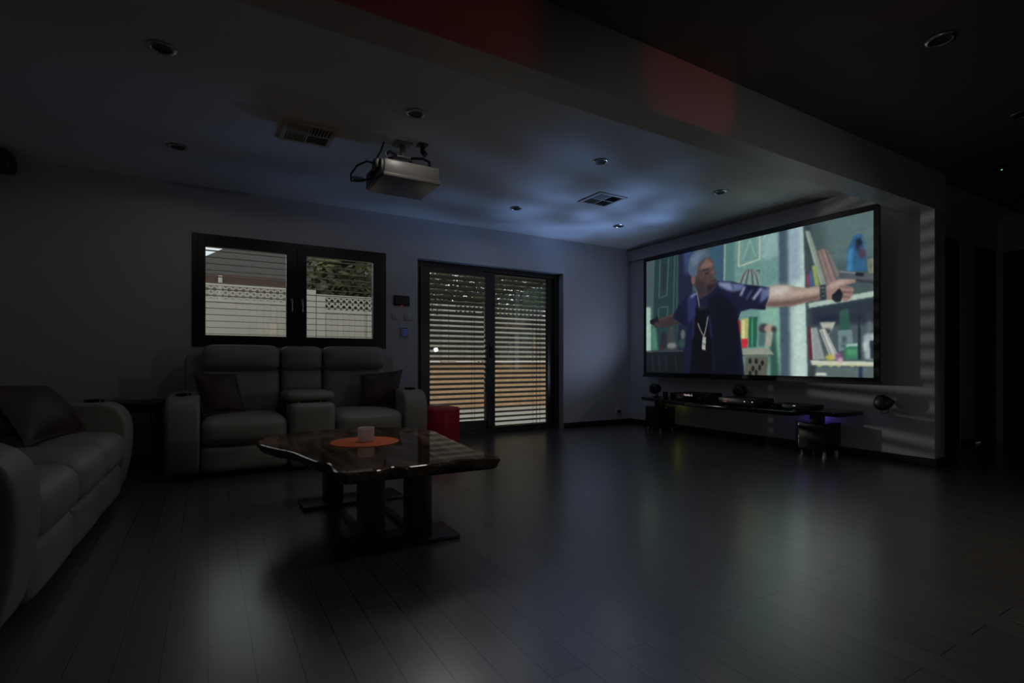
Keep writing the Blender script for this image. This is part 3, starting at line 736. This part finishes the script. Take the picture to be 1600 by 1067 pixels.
for x_ in (1000, 1060, 1100, 1170, 1210): poly([(x_ - 18, 898), (x_ + 18, 898), (x_ + 4, 918)], (190, 190, 120), 1)
# upper shelf
poly([(926, 200), (950, 202), (1042, 480), (1008, 486)], (124, 140, 128), 1); line([(930, 205), (1012, 484)], 4, (170, 184, 172))
poly([(984, 308), (1006, 302), (1072, 472), (1036, 482)], (126, 112, 104)); poly([(1006, 302), (1030, 296), (1090, 460), (1062, 472)], (142, 112, 106)); poly([(1030, 296), (1046, 300), (1114, 440), (1088, 452)], (112, 110, 104))
line([(990, 310), (1040, 478)], 3, (70, 62, 62)); line([(1010, 303), (1064, 470)], 3, (76, 60, 62)); line([(1032, 298), (1090, 455)], 3, (60, 60, 60))
poly([(932, 430), (948, 424), (956, 490), (936, 490)], (126, 52, 78)); poly([(948, 412), (962, 408), (972, 490), (954, 490)], (58, 84, 142)); poly([(962, 386), (984, 380), (1002, 490), (978, 490)], (136, 156, 82)); poly([(928, 330), (945, 320), (948, 420), (930, 425)], (60, 70, 72))
poly([(1148, 300), (1165, 262), (1178, 226), (1222, 216), (1240, 262), (1248, 412), (1142, 418)], (34, 88, 132), 1); poly([(1150, 300), (1175, 290), (1172, 412), (1144, 415)], (52, 124, 170), 2)
blob(1208, 262, 20, 24, (22, 30, 48)); blob(1222, 318, 20, 30, (72, 50, 72)); blob(1200, 290, 10, 20, (24, 36, 62)); line([(1225, 235), (1240, 300)], 8, (70, 110, 140))
poly([(1250, 350), (1300, 340), (1300, 425), (1255, 425)], (112, 126, 104)); line([(1264, 350), (1268, 420)], 5, (78, 84, 80))
# lower shelf
poly([(1000, 676), (1086, 674), (1068, 716), (1050, 748), (1020, 716)], (172, 176, 160), 1); blob(1040, 725, 25, 16, (58, 62, 68)); poly([(965, 640), (1090, 632), (1088, 672), (995, 676)], (24, 34, 58), 3)
poly([(940, 702), (957, 700), (966, 872), (946, 872)], (92, 34, 46)); poly([(957, 708), (987, 706), (1030, 872), (968, 872)], (134, 144, 144)); line([(960, 710), (972, 870)], 5, (166, 174, 170)); poly([(1000, 716), (1030, 712), (1090, 832), (1118, 868), (1060, 870)], (182, 186, 180)); line([(1010, 718), (1070, 868)], 5, (90, 96, 100)); line([(1030, 722), (1100, 868)], 4, (130, 130, 126))
poly([(1108, 620), (1150, 606), (1166, 722), (1104, 722)], (40, 84, 74)); poly([(1098, 720), (1170, 716), (1178, 800), (1100, 832)], (104, 130, 136)); blob(1130, 768, 12, 20, (62, 72, 84)); blob(1130, 800, 18, 10, (70, 84, 96))
poly([(1134, 800), (1206, 796), (1206, 868), (1136, 872)], (46, 122, 88)); poly([(1140, 792), (1202, 788), (1202, 802), (1140, 806)], (150, 186, 172)); poly([(1145, 820), (1198, 818), (1196, 850), (1148, 852)], (70, 148, 106), 2)
poly([(1202, 640), (1212, 640), (1218, 872), (1202, 872)], (26, 36, 48)); poly([(1230, 750), (1250, 735), (1284, 735), (1300, 872), (1238, 872)], (152, 170, 172), 2); blob(1260, 650, 26, 26, (48, 54, 72)); blob(1262, 700, 16, 30, (92, 104, 112)); poly([(1262, 775), (1300, 770), (1300, 870), (1268, 870)], (38, 46, 60), 1); blob(1240, 800, 10, 30, (190, 200, 198))
blob(1056, 862, 26, 16, (178, 166, 66)); blob(1098, 858, 22, 18, (120, 76, 120)); blob(1110, 876, 16, 12, (190, 160, 170)); blob(1076, 860, 9, 7, (210, 200, 110))
poly([(955, 908), (1300, 912), (1300, 985), (960, 985)], (82, 100, 102), 2); poly([(1204, 908), (1226, 908), (1226, 985), (1204, 985)], (34, 50, 78)); poly([(970, 955), (1040, 955), (1034, 942), (985, 940)], (196, 200, 186)); poly([(945, 905), (985, 905), (975, 985), (945, 985)], (44, 58, 62), 2)
# mantel and candles
for k in range(9):
    t = -1.25 + k * .31; line([(640 + 14 * sin(t), 402), (640 + 40 * sin(t), 430), (636 + 60 * sin(t), 486)], 7, (62, 56, 60) if k % 2 else (140, 136, 132), .9, 1)
line([(672, 410), (688, 408), (690, 425)], 4, (60, 56, 60))
poly([(574, 668), (590, 668), (592, 742), (578, 742)], (176, 34, 46)); poly([(592, 664), (630, 656), (628, 768), (592, 768)], (176, 172, 84)); poly([(598, 668), (612, 665), (611, 766), (600, 766)], (204, 204, 140), 1); poly([(594, 766), (628, 762), (626, 810), (597, 812)], (206, 34, 42))
poly([(634, 650), (678, 650), (674, 808), (632, 808)], (28, 92, 68)); line([(652, 655), (650, 805)], 9, (58, 138, 102))
blob(712, 712, 28, 28, (56, 58, 58)); blob(740, 712, 26, 24, (162, 140, 128)); blob(764, 716, 14, 18, (44, 62, 58)); poly([(720, 735), (756, 730), (748, 805), (716, 805)], (150, 152, 138), 2); poly([(688, 730), (722, 735), (716, 805), (682, 800)], (62, 100, 100), 2)
poly([(598, 818), (735, 810), (764, 846), (600, 852)], (134, 144, 128)); line([(598, 852), (756, 850)], 7, (70, 74, 62)); poly([(612, 856), (738, 852), (726, 985), (608, 985)], (84, 88, 72), 2)
for x_, y_ in ((640, 880), (655, 920), (672, 880), (690, 915), (640, 945), (672, 940), (704, 890)): blob(x_, y_, 8, 15, (24, 26, 30), 1)
# dark left mantel
poly([(88, 828), (320, 828), (320, 985), (88, 985)], (17, 22, 27), 2); line([(95, 832), (290, 826)], 5, (62, 72, 78))
poly([(214, 712), (240, 704), (262, 826), (204, 826)], (52, 56, 58), 2); blob(232, 710, 10, 12, (66, 60, 58)); blob(232, 800, 24, 16, (112, 118, 116)); blob(290, 742, 12, 26, (84, 96, 92)); blob(190, 770, 16, 46, (30, 32, 44)); blob(178, 805, 9, 20, (56, 30, 34)); blob(285, 790, 18, 24, (40, 66, 62))
for x_ in (130, 165, 200, 250): line([(x_, 850), (x_ + 6, 930)], 5, (34, 42, 42), .8)
# figure in a navy shirt, both arms stretched out
poly([(248, 628), (205, 648), (160, 660), (140, 678), (150, 704), (200, 704), (258, 690), (300, 690), (300, 620)], (54, 42, 44)); line([(248, 636), (160, 668)], 8, (86, 66, 62), .8, 2)
poly([(118, 668), (150, 655), (152, 640), (160, 650), (168, 688), (150, 708), (134, 690), (120, 686)], (20, 20, 26)); blob(156, 690, 16, 14, (62, 46, 46))
poly([(362, 512), (400, 540), (450, 480), (470, 462), (540, 464), (600, 480), (700, 490), (748, 500), (742, 545), (718, 612), (650, 606), (592, 622), (574, 672), (590, 760), (606, 900), (612, 985), (296, 985), (300, 800), (318, 700), (290, 692), (238, 652), (268, 592), (312, 544)], (17, 21, 50), 1)
poly([(420, 560), (470, 520), (560, 590), (578, 680), (592, 985), (450, 985), (440, 700)], (9, 10, 24), 4)
poly([(360, 600), (428, 600), (440, 690), (446, 985), (322, 985), (344, 720)], (7, 8, 14), 2)
poly([(240, 650), (270, 592), (300, 630), (296, 690)], (16, 18, 42), 2)
poly([(312, 550), (358, 520), (352, 640), (318, 690)], (34, 42, 92), 3); line([(330, 548), (362, 524)], 12, (120, 132, 176), .8, 2); line([(352, 560), (342, 760)], 7, (36, 46, 104), .8, 2); line([(425, 640), (440, 760)], 9, (34, 42, 92), .8, 2)
poly([(470, 468), (540, 470), (560, 520), (520, 510), (480, 490)], (116, 130, 168), 3); poly([(545, 474), (612, 482), (590, 512), (556, 516)], (86, 100, 144), 2); line([(590, 540), (612, 492)], 12, (150, 162, 196), .9, 2); line([(655, 560), (700, 500)], 14, (150, 160, 192), .9, 2); line([(620, 560), (650, 510)], 10, (64, 76, 124), .9, 2); poly([(700, 500), (746, 502), (740, 545), (690, 580)], (84, 96, 142), 3); line([(640, 600), (718, 606)], 12, (16, 18, 40), .9, 2)
poly([(744, 492), (800, 485), (850, 488), (930, 500), (1006, 488), (1010, 556), (930, 574), (850, 594), (722, 598), (738, 545)], (156, 134, 122), 1)
poly([(744, 492), (840, 486), (860, 520), (790, 545), (740, 540)], (190, 180, 172), 5); poly([(850, 515), (1006, 500), (1006, 524), (850, 545)], (178, 154, 138), 3); poly([(728, 572), (850, 562), (1008, 536), (1010, 556), (930, 574), (850, 594), (722, 598)], (104, 78, 74), 3)
poly([(1034, 492), (1062, 470), (1100, 456), (1192, 450), (1190, 470), (1130, 486), (1180, 500), (1176, 530), (1160, 560), (1136, 572), (1110, 556), (1050, 562), (1036, 556)], (148, 116, 108)); poly([(1040, 490), (1100, 460), (1190, 452), (1120, 478), (1060, 505)], (182, 156, 146), 3)
line([(1120, 520), (1176, 524)], 4, (70, 50, 54)); line([(1112, 545), (1160, 548)], 4, (70, 50, 54)); line([(1110, 490), (1160, 500)], 4, (80, 60, 60))
poly([(1002, 488), (1032, 482), (1036, 560), (1006, 564)], (42, 52, 60)); line([(1010, 500), (1026, 498)], 5, (120, 130, 132)); line([(1012, 520), (1030, 518)], 5, (90, 100, 104)); line([(1012, 542), (1030, 540)], 5, (90, 100, 104))
poly([(1104, 412), (1118, 408), (1300, 428), (1300, 462), (1192, 456), (1100, 446)], (76, 84, 90)); poly([(1188, 418), (1232, 422), (1230, 440), (1188, 436)], (22, 26, 34)); line([(1106, 414), (1190, 422)], 4, (160, 170, 170)); line([(1192, 460), (1300, 470)], 14, (44, 46, 56), .9, 1)
for k in range(4): line([(1112 + k * 10, 420), (1109 + k * 10, 444)], 3, (62, 70, 76))
poly([(1066, 538), (1106, 500), (1124, 530), (1112, 572), (1086, 576), (1066, 558)], (20, 24, 36))
poly([(340, 440), (362, 380), (420, 335), (446, 362), (452, 400), (462, 420), (452, 436), (466, 452), (462, 486), (448, 512), (420, 530), (380, 556), (358, 505)], (74, 56, 56), 1)
poly([(412, 345), (442, 362), (446, 392), (400, 400), (372, 400)], (116, 90, 84), 3); poly([(345, 450), (400, 460), (420, 530), (380, 556), (355, 505)], (50, 40, 46), 4); blob(446, 416, 9, 10, (104, 80, 76), 2); poly([(412, 484), (462, 474), (448, 512), (415, 528)], (36, 30, 36), 2); line([(392, 410), (425, 400)], 5, (30, 24, 28), .9, 1); line([(404, 426), (424, 422)], 6, (24, 20, 26), .9, 1); line([(430, 466), (462, 460)], 5, (44, 26, 30), .9, 1)
poly([(318, 410), (320, 360), (340, 320), (372, 302), (408, 300), (430, 322), (428, 338), (392, 350), (372, 378), (360, 440), (340, 442), (326, 434)], (70, 88, 110)); poly([(330, 350), (372, 310), (410, 308), (380, 340), (345, 400)], (92, 112, 136), 4)
blob(344, 458, 11, 24, (112, 78, 72), 1); line([(352, 500), (362, 520)], 6, (60, 100, 120))
line([(362, 520), (372, 570), (376, 600)], 5, (130, 128, 122)); line([(370, 606), (410, 602)], 12, (30, 38, 50), .9, 2); line([(368, 682), (382, 722), (400, 752), (412, 700), (420, 648)], 5, (150, 148, 140))
poly([(393, 752), (411, 756), (407, 824), (388, 820)], (158, 162, 152)); line([(392, 790), (408, 792)], 10, (84, 100, 92), .8, 1)
rngp = np.random.default_rng(5)
gr = blur(rngp.normal(0, 1, (PH, PW)), 2); canvas = canvas * (1 + gr[..., None] * .13) + blur(rngp.normal(0, 1, (PH, PW)), 6)[..., None] * 8
lum = canvas.mean(-1, keepdims=True); canvas = (canvas * .84 + lum * .16) * .93
canvas = np.clip(canvas, 3, 250) / 255.0
lin = np.where(canvas <= .04045, canvas / 12.92, ((canvas + .055) / 1.055) ** 2.4)
# one quad per cell on the screen plane, colour held on the faces' corners
yy = SY1 - (SY1 - SY0) * np.arange(PW + 1) / PW - O.y; zz = SZ1 - (SZ1 - SZ0) * np.arange(PH + 1) / PH - O.z
vy, vz = np.meshgrid(yy, zz); vx = np.full_like(vy, sx - O.x)
me = bpy.data.meshes.new('screen_picture')
ii, jj = np.meshgrid(np.arange(PH), np.arange(PW), indexing='ij'); k0 = ii * (PW + 1) + jj
quads = np.stack([k0, k0 + 1, k0 + PW + 2, k0 + PW + 1], -1).reshape(-1, 4)
me.from_pydata(np.stack([vx, vy, vz], -1).reshape(-1, 3).tolist(), [], quads[:, ::-1].tolist())
at = me.color_attributes.new('film', 'FLOAT_COLOR', 'CORNER')
cc = np.repeat(lin.reshape(-1, 3), 4, axis=0); cc = np.concatenate([cc, np.ones((len(cc), 1))], 1)
at.data.foreach_set('color', cc.astype(np.float32).ravel())
pm2 = bpy.data.materials.new('projected film'); pm2.use_nodes = True
nt = pm2.node_tree; bs = nt.nodes['Principled BSDF']; an = nt.nodes.new('ShaderNodeAttribute'); an.attribute_name = 'film'
nt.links.new(an.outputs['Color'], bs.inputs['Emission Color']); bs.inputs['Emission Strength'].default_value = 1.15
bs.inputs['Base Color'].default_value = (.05, .05, .05, 1); bs.inputs['Roughness'].default_value = .8
po = bpy.data.objects.new('screen_picture', me); COL.objects.link(po); po.parent = scr; me.materials.append(pm2)
po['label'] = 'glowing film picture of a man in a navy shirt with arms outstretched'

# ------------------------------------------------------------------ media furniture on the screen wall
SHZ = .445
sh = empty('media_shelf', (5.2, 3.8, SHZ - .04), 'long black shelf under the screen carrying the electronics', 'shelf')
pts = [(5.425, 5.05), (5.02, 5.05), (4.90, 4.50), (4.80, 4.20), (4.745, 4.08), (4.74, 2.86), (4.78, 2.815), (5.0, 2.80), (5.0, 2.52), (5.425, 2.52)]
MB().prism([(x - 5.2, y - 3.8) for x, y in pts], 0, .04, 'z').build('shelf_board', 'blackgloss', sh, bevel=.004)
for yy_ in (2.86, 4.94):
    MB().box(5.20 - 5.2, 5.32 - 5.2, yy_ - .045 - 3.8, yy_ + .045 - 3.8, .317 - (SHZ - .04), 0).build('support_block', 'black', sh, bevel=.003)
def sub(y0, y1, label):
    r = empty('subwoofer', (5.29, (y0 + y1) / 2, 0), label, 'subwoofer', 'black cube subwoofers')
    hy = (y1 - y0) / 2
    MB().box(-.135, .135, -hy, hy, .035, .315).build('cabinet', 'blackgloss', r, bevel=.006)
    MB().box(-.139, -.134, -hy + .015, hy - .015, .05, .30).build('grille', 'black', r, bevel=.002)
    for sx_ in (-.11, .11):
        for sy in (-hy + .03, hy - .03): MB().cyl((sx_, sy, 0), (sx_, sy, .036), .016, .018, 14).build('foot', 'chrome', r)
sub(2.72, 3.0, 'black cube subwoofer under the right end of the media shelf')
sub(4.83, 5.11, 'black cube subwoofer under the left end of the media shelf, near the corner')
# glowing strips under the shelf
ls = MB().box(5.33, 5.36, 2.78, 3.10, SHZ - .052, SHZ - .0405).build('light_strip', 'purpleled')
tag(ls, 'purple light strip under the right end of the media shelf', 'light', 'light strips under the shelf')
ls2 = MB().box(5.31, 5.33, 4.70, 4.76, SHZ - .052, SHZ - .0405).build('light_strip', 'yellowled')
tag(ls2, 'yellow green light under the left part of the media shelf', 'light', 'light strips under the shelf')
# devices
rc = empty('av_receiver', (5.05, 4.145, SHZ), 'black receiver with a lit white display, left on the media shelf', 'receiver')
MB().box(-.15, .15, -.225, .225, .012, .104).build('case', 'black', rc, bevel=.003)
MB().box(-.153, -.149, -.22, .22, .02, .098).build('front_panel', 'blackgloss', rc, bevel=.001)
for a in (-.12, .12):
    for b_ in (-.19, .19): MB().cyl((a, b_, 0), (a, b_, .013), .018, n=14).build('foot', 'black', rc)
MB().cyl((-.152, -.17, .055), (-.168, -.17, .055), .024, .022, 24).build('volume_knob', 'black', rc)
MB().box(-.1545, -.1525, -.02, .03, .028, .031).build('status_light', mat('dim panel line', (.2, .2, .2), .4), rc)
MB().box(-.1545, -.1525, .095, .099, .073, .085).build('standby_light', 'redled', rc)
cu_ = bpy.data.curves.new('display_text', 'FONT'); cu_.body = 'Netflix 2'; cu_.size = .034; cu_.extrude = .0004
to = bpy.data.objects.new('tmp_text', cu_); COL.objects.link(to)
bpy.context.view_layer.update()
tm = bpy.data.meshes.new_from_object(to.evaluated_get(bpy.context.evaluated_depsgraph_get())); bpy.data.objects.remove(to)
td = bpy.data.objects.new('display_text', tm); COL.objects.link(td); td.parent = rc; tm.materials.clear(); tm.materials.append(M['text'])
td.location = (-.1545, .075, .068); td.rotation_euler = (radians(90), 0, radians(-90))
am = empty('amplifier', (5.02, 3.49, SHZ), 'black amplifier with rows of small amber lights, middle of the media shelf', 'amplifier')
MB().box(-.165, .165, -.22, .22, .010, .085).build('case', 'black', am, bevel=.003)
for a in (-.13, .13):
    for b_ in (-.18, .18): MB().cyl((a, b_, 0), (a, b_, .011), .016, n=12).build('foot', 'black', am)
for i in range(4):
    for j in range(2): MB().box(-.168, -.1655, .152 - i * .011 - .003, .152 - i * .011 + .003, .038 + j * .022, .044 + j * .022).build('indicator', 'amberled', am)
for b_ in (-.10, -.19): MB().cyl((-.1655, b_, .055), (-.169, b_, .055), .0055, n=12).build('button_light', 'whiteled', am)
bp_ = empty('disc_player', (5.14, 2.985, SHZ), 'slim black disc player at the right end of the media shelf', 'player')
MB().box(-.125, .125, -.185, .185, .006, .046).build('case', 'black', bp_, bevel=.003)
for a in (-.1, .1):
    for b_ in (-.15, .15): MB().cyl((a, b_, 0), (a, b_, .007), .012, n=12).build('foot', 'black', bp_)
MB().box(-.128, -.1255, -.045, -.02, .034, .039).build('indicator', 'whiteled', bp_)
for (x, y, hgt, rad, l) in ((5.10, 4.70, .085, .032, 'left of two dark glass tumblers beside the receiver'), (5.13, 4.605, .078, .030, 'right of two dark glass tumblers beside the receiver')):
    q = MB().lathe([(0, 0), (rad * .85, 0), (rad, .01), (rad, hgt), (rad - .003, hgt), (rad - .004, .012), (0, .010)], n=24).build('tumbler', 'blackgloss', loc=(x, y, SHZ))
    tag(q, l, 'glass', 'tumblers on the shelf')
# round satellite speakers
def speaker(loc, yaw, label, base):
    r = empty('satellite_speaker', loc, label, 'speaker', 'round black satellite speakers', yaw)
    MB().lathe([(0, .075), (.03, .073), (.055, .066), (.066, .056), (.072, .04), (.071, .03), (.066, .015), (.0, .01)], (0, 0, 0), (-1, 0, 0), 36).build('grille', 'black', r)
    MB().lathe([(0, .015), (.058, .012), (.062, -.005), (.060, -.03), (.052, -.05), (.03, -.066), (0, -.07)], (0, 0, 0), (-1, 0, 0), 36).build('rear_shell', 'blackgloss', r)
    if base:
        MB().cyl((.02, 0, -.055), (.02, 0, -base + .008), .008, n=12).build('stem', 'blackmetal', r)
        MB().lathe([(0, -base), (.05, -base), (.05, -base + .006), (.01, -base + .012), (0, -base + .012)], (.02, 0, 0)).build('stand_base', 'blackmetal', r)
    else:
        MB().cyl((.05, 0, 0), (.118, 0, 0), .012, n=12).cyl((.108, 0, 0), (.118, 0, 0), .03, n=20).build('wall_mount', 'blackmetal', r)
    n = 14
    MB().tube([(.01, .032 * cos(-.3 + (pi + .6) * k / (n - 1)), -.055 - .045 * sin((pi) * k / (n - 1))) for k in range(n)], .0035, 6).build('cable', 'black', r)
    return r
speaker((5.20, 4.96, SHZ + .112), 0, 'round black speaker on a stand at the left end of the media shelf', .112)
speaker((5.32, 3.76, SHZ + .135), 0, 'round black speaker in the middle behind the amplifier', .135)
speaker((BX - .118, 2.295, .545), 0, 'round black speaker fixed to the wall right of the media shelf', 0)

# ------------------------------------------------------------------ light
wd = bpy.data.worlds.new('daylight'); SC.world = wd; wd.use_nodes = True
bg = wd.node_tree.nodes['Background']; bg.inputs['Color'].default_value = (0.86, 0.92, 1.0, 1); bg.inputs['Strength'].default_value = 1.0
def lamp(name, kind, loc, energy, col=(1, 1, 1), **kw):
    l = bpy.data.lights.new(name, kind); l.energy = energy; l.color = col
    for k, v in kw.items(): setattr(l, k, v)
    o = bpy.data.objects.new(name, l); COL.objects.link(o); o.location = loc; return o
def aim(o, t): o.rotation_euler = (Vector(t) - o.location).to_track_quat('-Z', 'Y').to_euler()
lamp('purple_glow', 'POINT', (5.37, 2.93, SHZ - .09), .10, (.25, .12, 1), shadow_soft_size=.02)
lamp('yellow_glow', 'POINT', (5.36, 4.72, SHZ - .1), .012, (.8, .9, .05), shadow_soft_size=.02)

# added soft fill under the projector, and added fill at the unlit downlights
spl = lamp('projector_fill', 'SPOT', (1.60, 3.72, 2.20), 11.0, (1.0, .98, .96), spot_size=radians(118), spot_blend=1.0, shadow_soft_size=.22)
aim(spl, (1.05, 3.15, .4))
for (x, y, en) in ((-.21, 3.295, .6), (1.20, 3.295, 1.6), (2.815, 3.30, 1.0), (4.33, 3.295, .5), (-.20, 4.745, .45), (1.185, 4.745, .45), (2.88, 4.77, .5), (4.34, 4.75, .35)):
    q = lamp('overhead_fill', 'SPOT', (x, y, CZ - .014), en * 2.2, (1.0, .95, .88), spot_size=radians(174), spot_blend=.22, shadow_soft_size=.05)
q = lamp('overhead_fill', 'SPOT', (3.263, 1.15, CZ - .014), 26, (1.0, .95, .88), spot_size=radians(84), spot_blend=1.0, shadow_soft_size=.05)  # added floor fill at an unlit side room downlight
q = lamp('overhead_fill', 'SPOT', (1.20, 1.15, CZ - .014), 9, (1.0, .95, .88), spot_size=radians(100), spot_blend=1.0, shadow_soft_size=.05)  # added floor fill, no fitting at this spot
# added bluish spots above the shelf, without fittings, lighting the ceiling and the window wall in front of the screen: a smooth wash and a mottled part
wash = lamp('added_blue_wash', 'SPOT', (5.10, 4.62, .63), 14, (.50, .64, 1.0), spot_size=radians(118), spot_blend=1.0, shadow_soft_size=.05)
aim(wash, (4.1, 5.6, 1.9))
fan = lamp('added_blue_uplight', 'SPOT', (5.10, 4.62, .63), 95, (.27, .48, 1.0), spot_size=radians(76), spot_blend=1.0, shadow_soft_size=.16)
aim(fan, (3.5, 4.6, 2.59))
fl = fan.data; fl.use_nodes = True; nt = fl.node_tree; N = nt.nodes; L = nt.links
em = [n for n in N if n.type == 'EMISSION'][0]
tc = N.new('ShaderNodeTexCoord'); ns = N.new('ShaderNodeTexNoise'); ns.inputs['Scale'].default_value = 6.0; ns.inputs['Detail'].default_value = 2.0; ns.inputs['Distortion'].default_value = .2
L.new(tc.outputs['Normal'], ns.inputs['Vector'])
mrn = N.new('ShaderNodeMapRange'); mrn.inputs['From Min'].default_value = .40; mrn.inputs['From Max'].default_value = .66; mrn.inputs['To Min'].default_value = .18; mrn.inputs['To Max'].default_value = 1.55
L.new(ns.outputs['Fac'], mrn.inputs['Value']); L.new(mrn.outputs[0], em.inputs['Strength'])
# added fill spots, unseen behind the viewpoint in the side room, turned towards the lounge
kl = lamp('side_room_fill', 'SPOT', (5.4, -1.6, 1.25), 20, (1.0, .96, .90), spot_size=radians(68), spot_blend=.6, shadow_soft_size=.05)
aim(kl, (1.8, 4.6, -.35))
k2 = lamp('side_room_fill', 'SPOT', (-1.2, -1.2, 1.0), 24, (1.0, .97, .94), spot_size=radians(62), spot_blend=.8, shadow_soft_size=.10)
aim(k2, (5.0, 3.6, 0))
# added spot low in the garden for the daylight raking through the left door blind onto the end of the screen wall
gl_ = lamp('garden_daylight_spot', 'SPOT', (.30, 8.85, 1.0), 420, (1.0, .96, .90), spot_size=radians(24), spot_blend=.4, shadow_soft_size=.034)
aim(gl_, (2.67, 5.9, 1.12))
# assumed red spots, added unseen in the side room without fittings, washing the beam
for nm, loc, tgt, en, ang in (('assumed_red_spot', (3.7, -.6, 2.34), (.55, 1.95, 2.42), 10.0, 18), ('assumed_red_spot', (3.75, -.3, 2.38), (2.36, 1.95, 2.46), 6.5, 16)):
    q = lamp(nm, 'SPOT', loc, en, (1, .03, .02), spot_size=radians(ang), spot_blend=.6, shadow_soft_size=.02); aim(q, tgt)

# ------------------------------------------------------------------ camera and view
cam = bpy.data.cameras.new('camera'); co = bpy.data.objects.new('camera', cam); COL.objects.link(co)
co.location = (0, 0, .92); co.rotation_euler = (radians(90), 0, -TH)
cam.sensor_width = 36; cam.lens = FPX / 1600 * 36; cam.shift_y = 31.5 / 1600; cam.clip_start = .03
SC.camera = co
vs_ = SC.view_settings; vs_.view_transform = 'Standard'; vs_.look = 'None'; vs_.exposure = 0; vs_.gamma = 1; vs_.use_curve_mapping = False
SC.cycles.max_bounces = 10; SC.cycles.diffuse_bounces = 5; SC.cycles.transparent_max_bounces = 16; SC.cycles.sample_clamp_indirect = 2.0
SC.cycles.caustics_reflective = False; SC.cycles.caustics_refractive = False
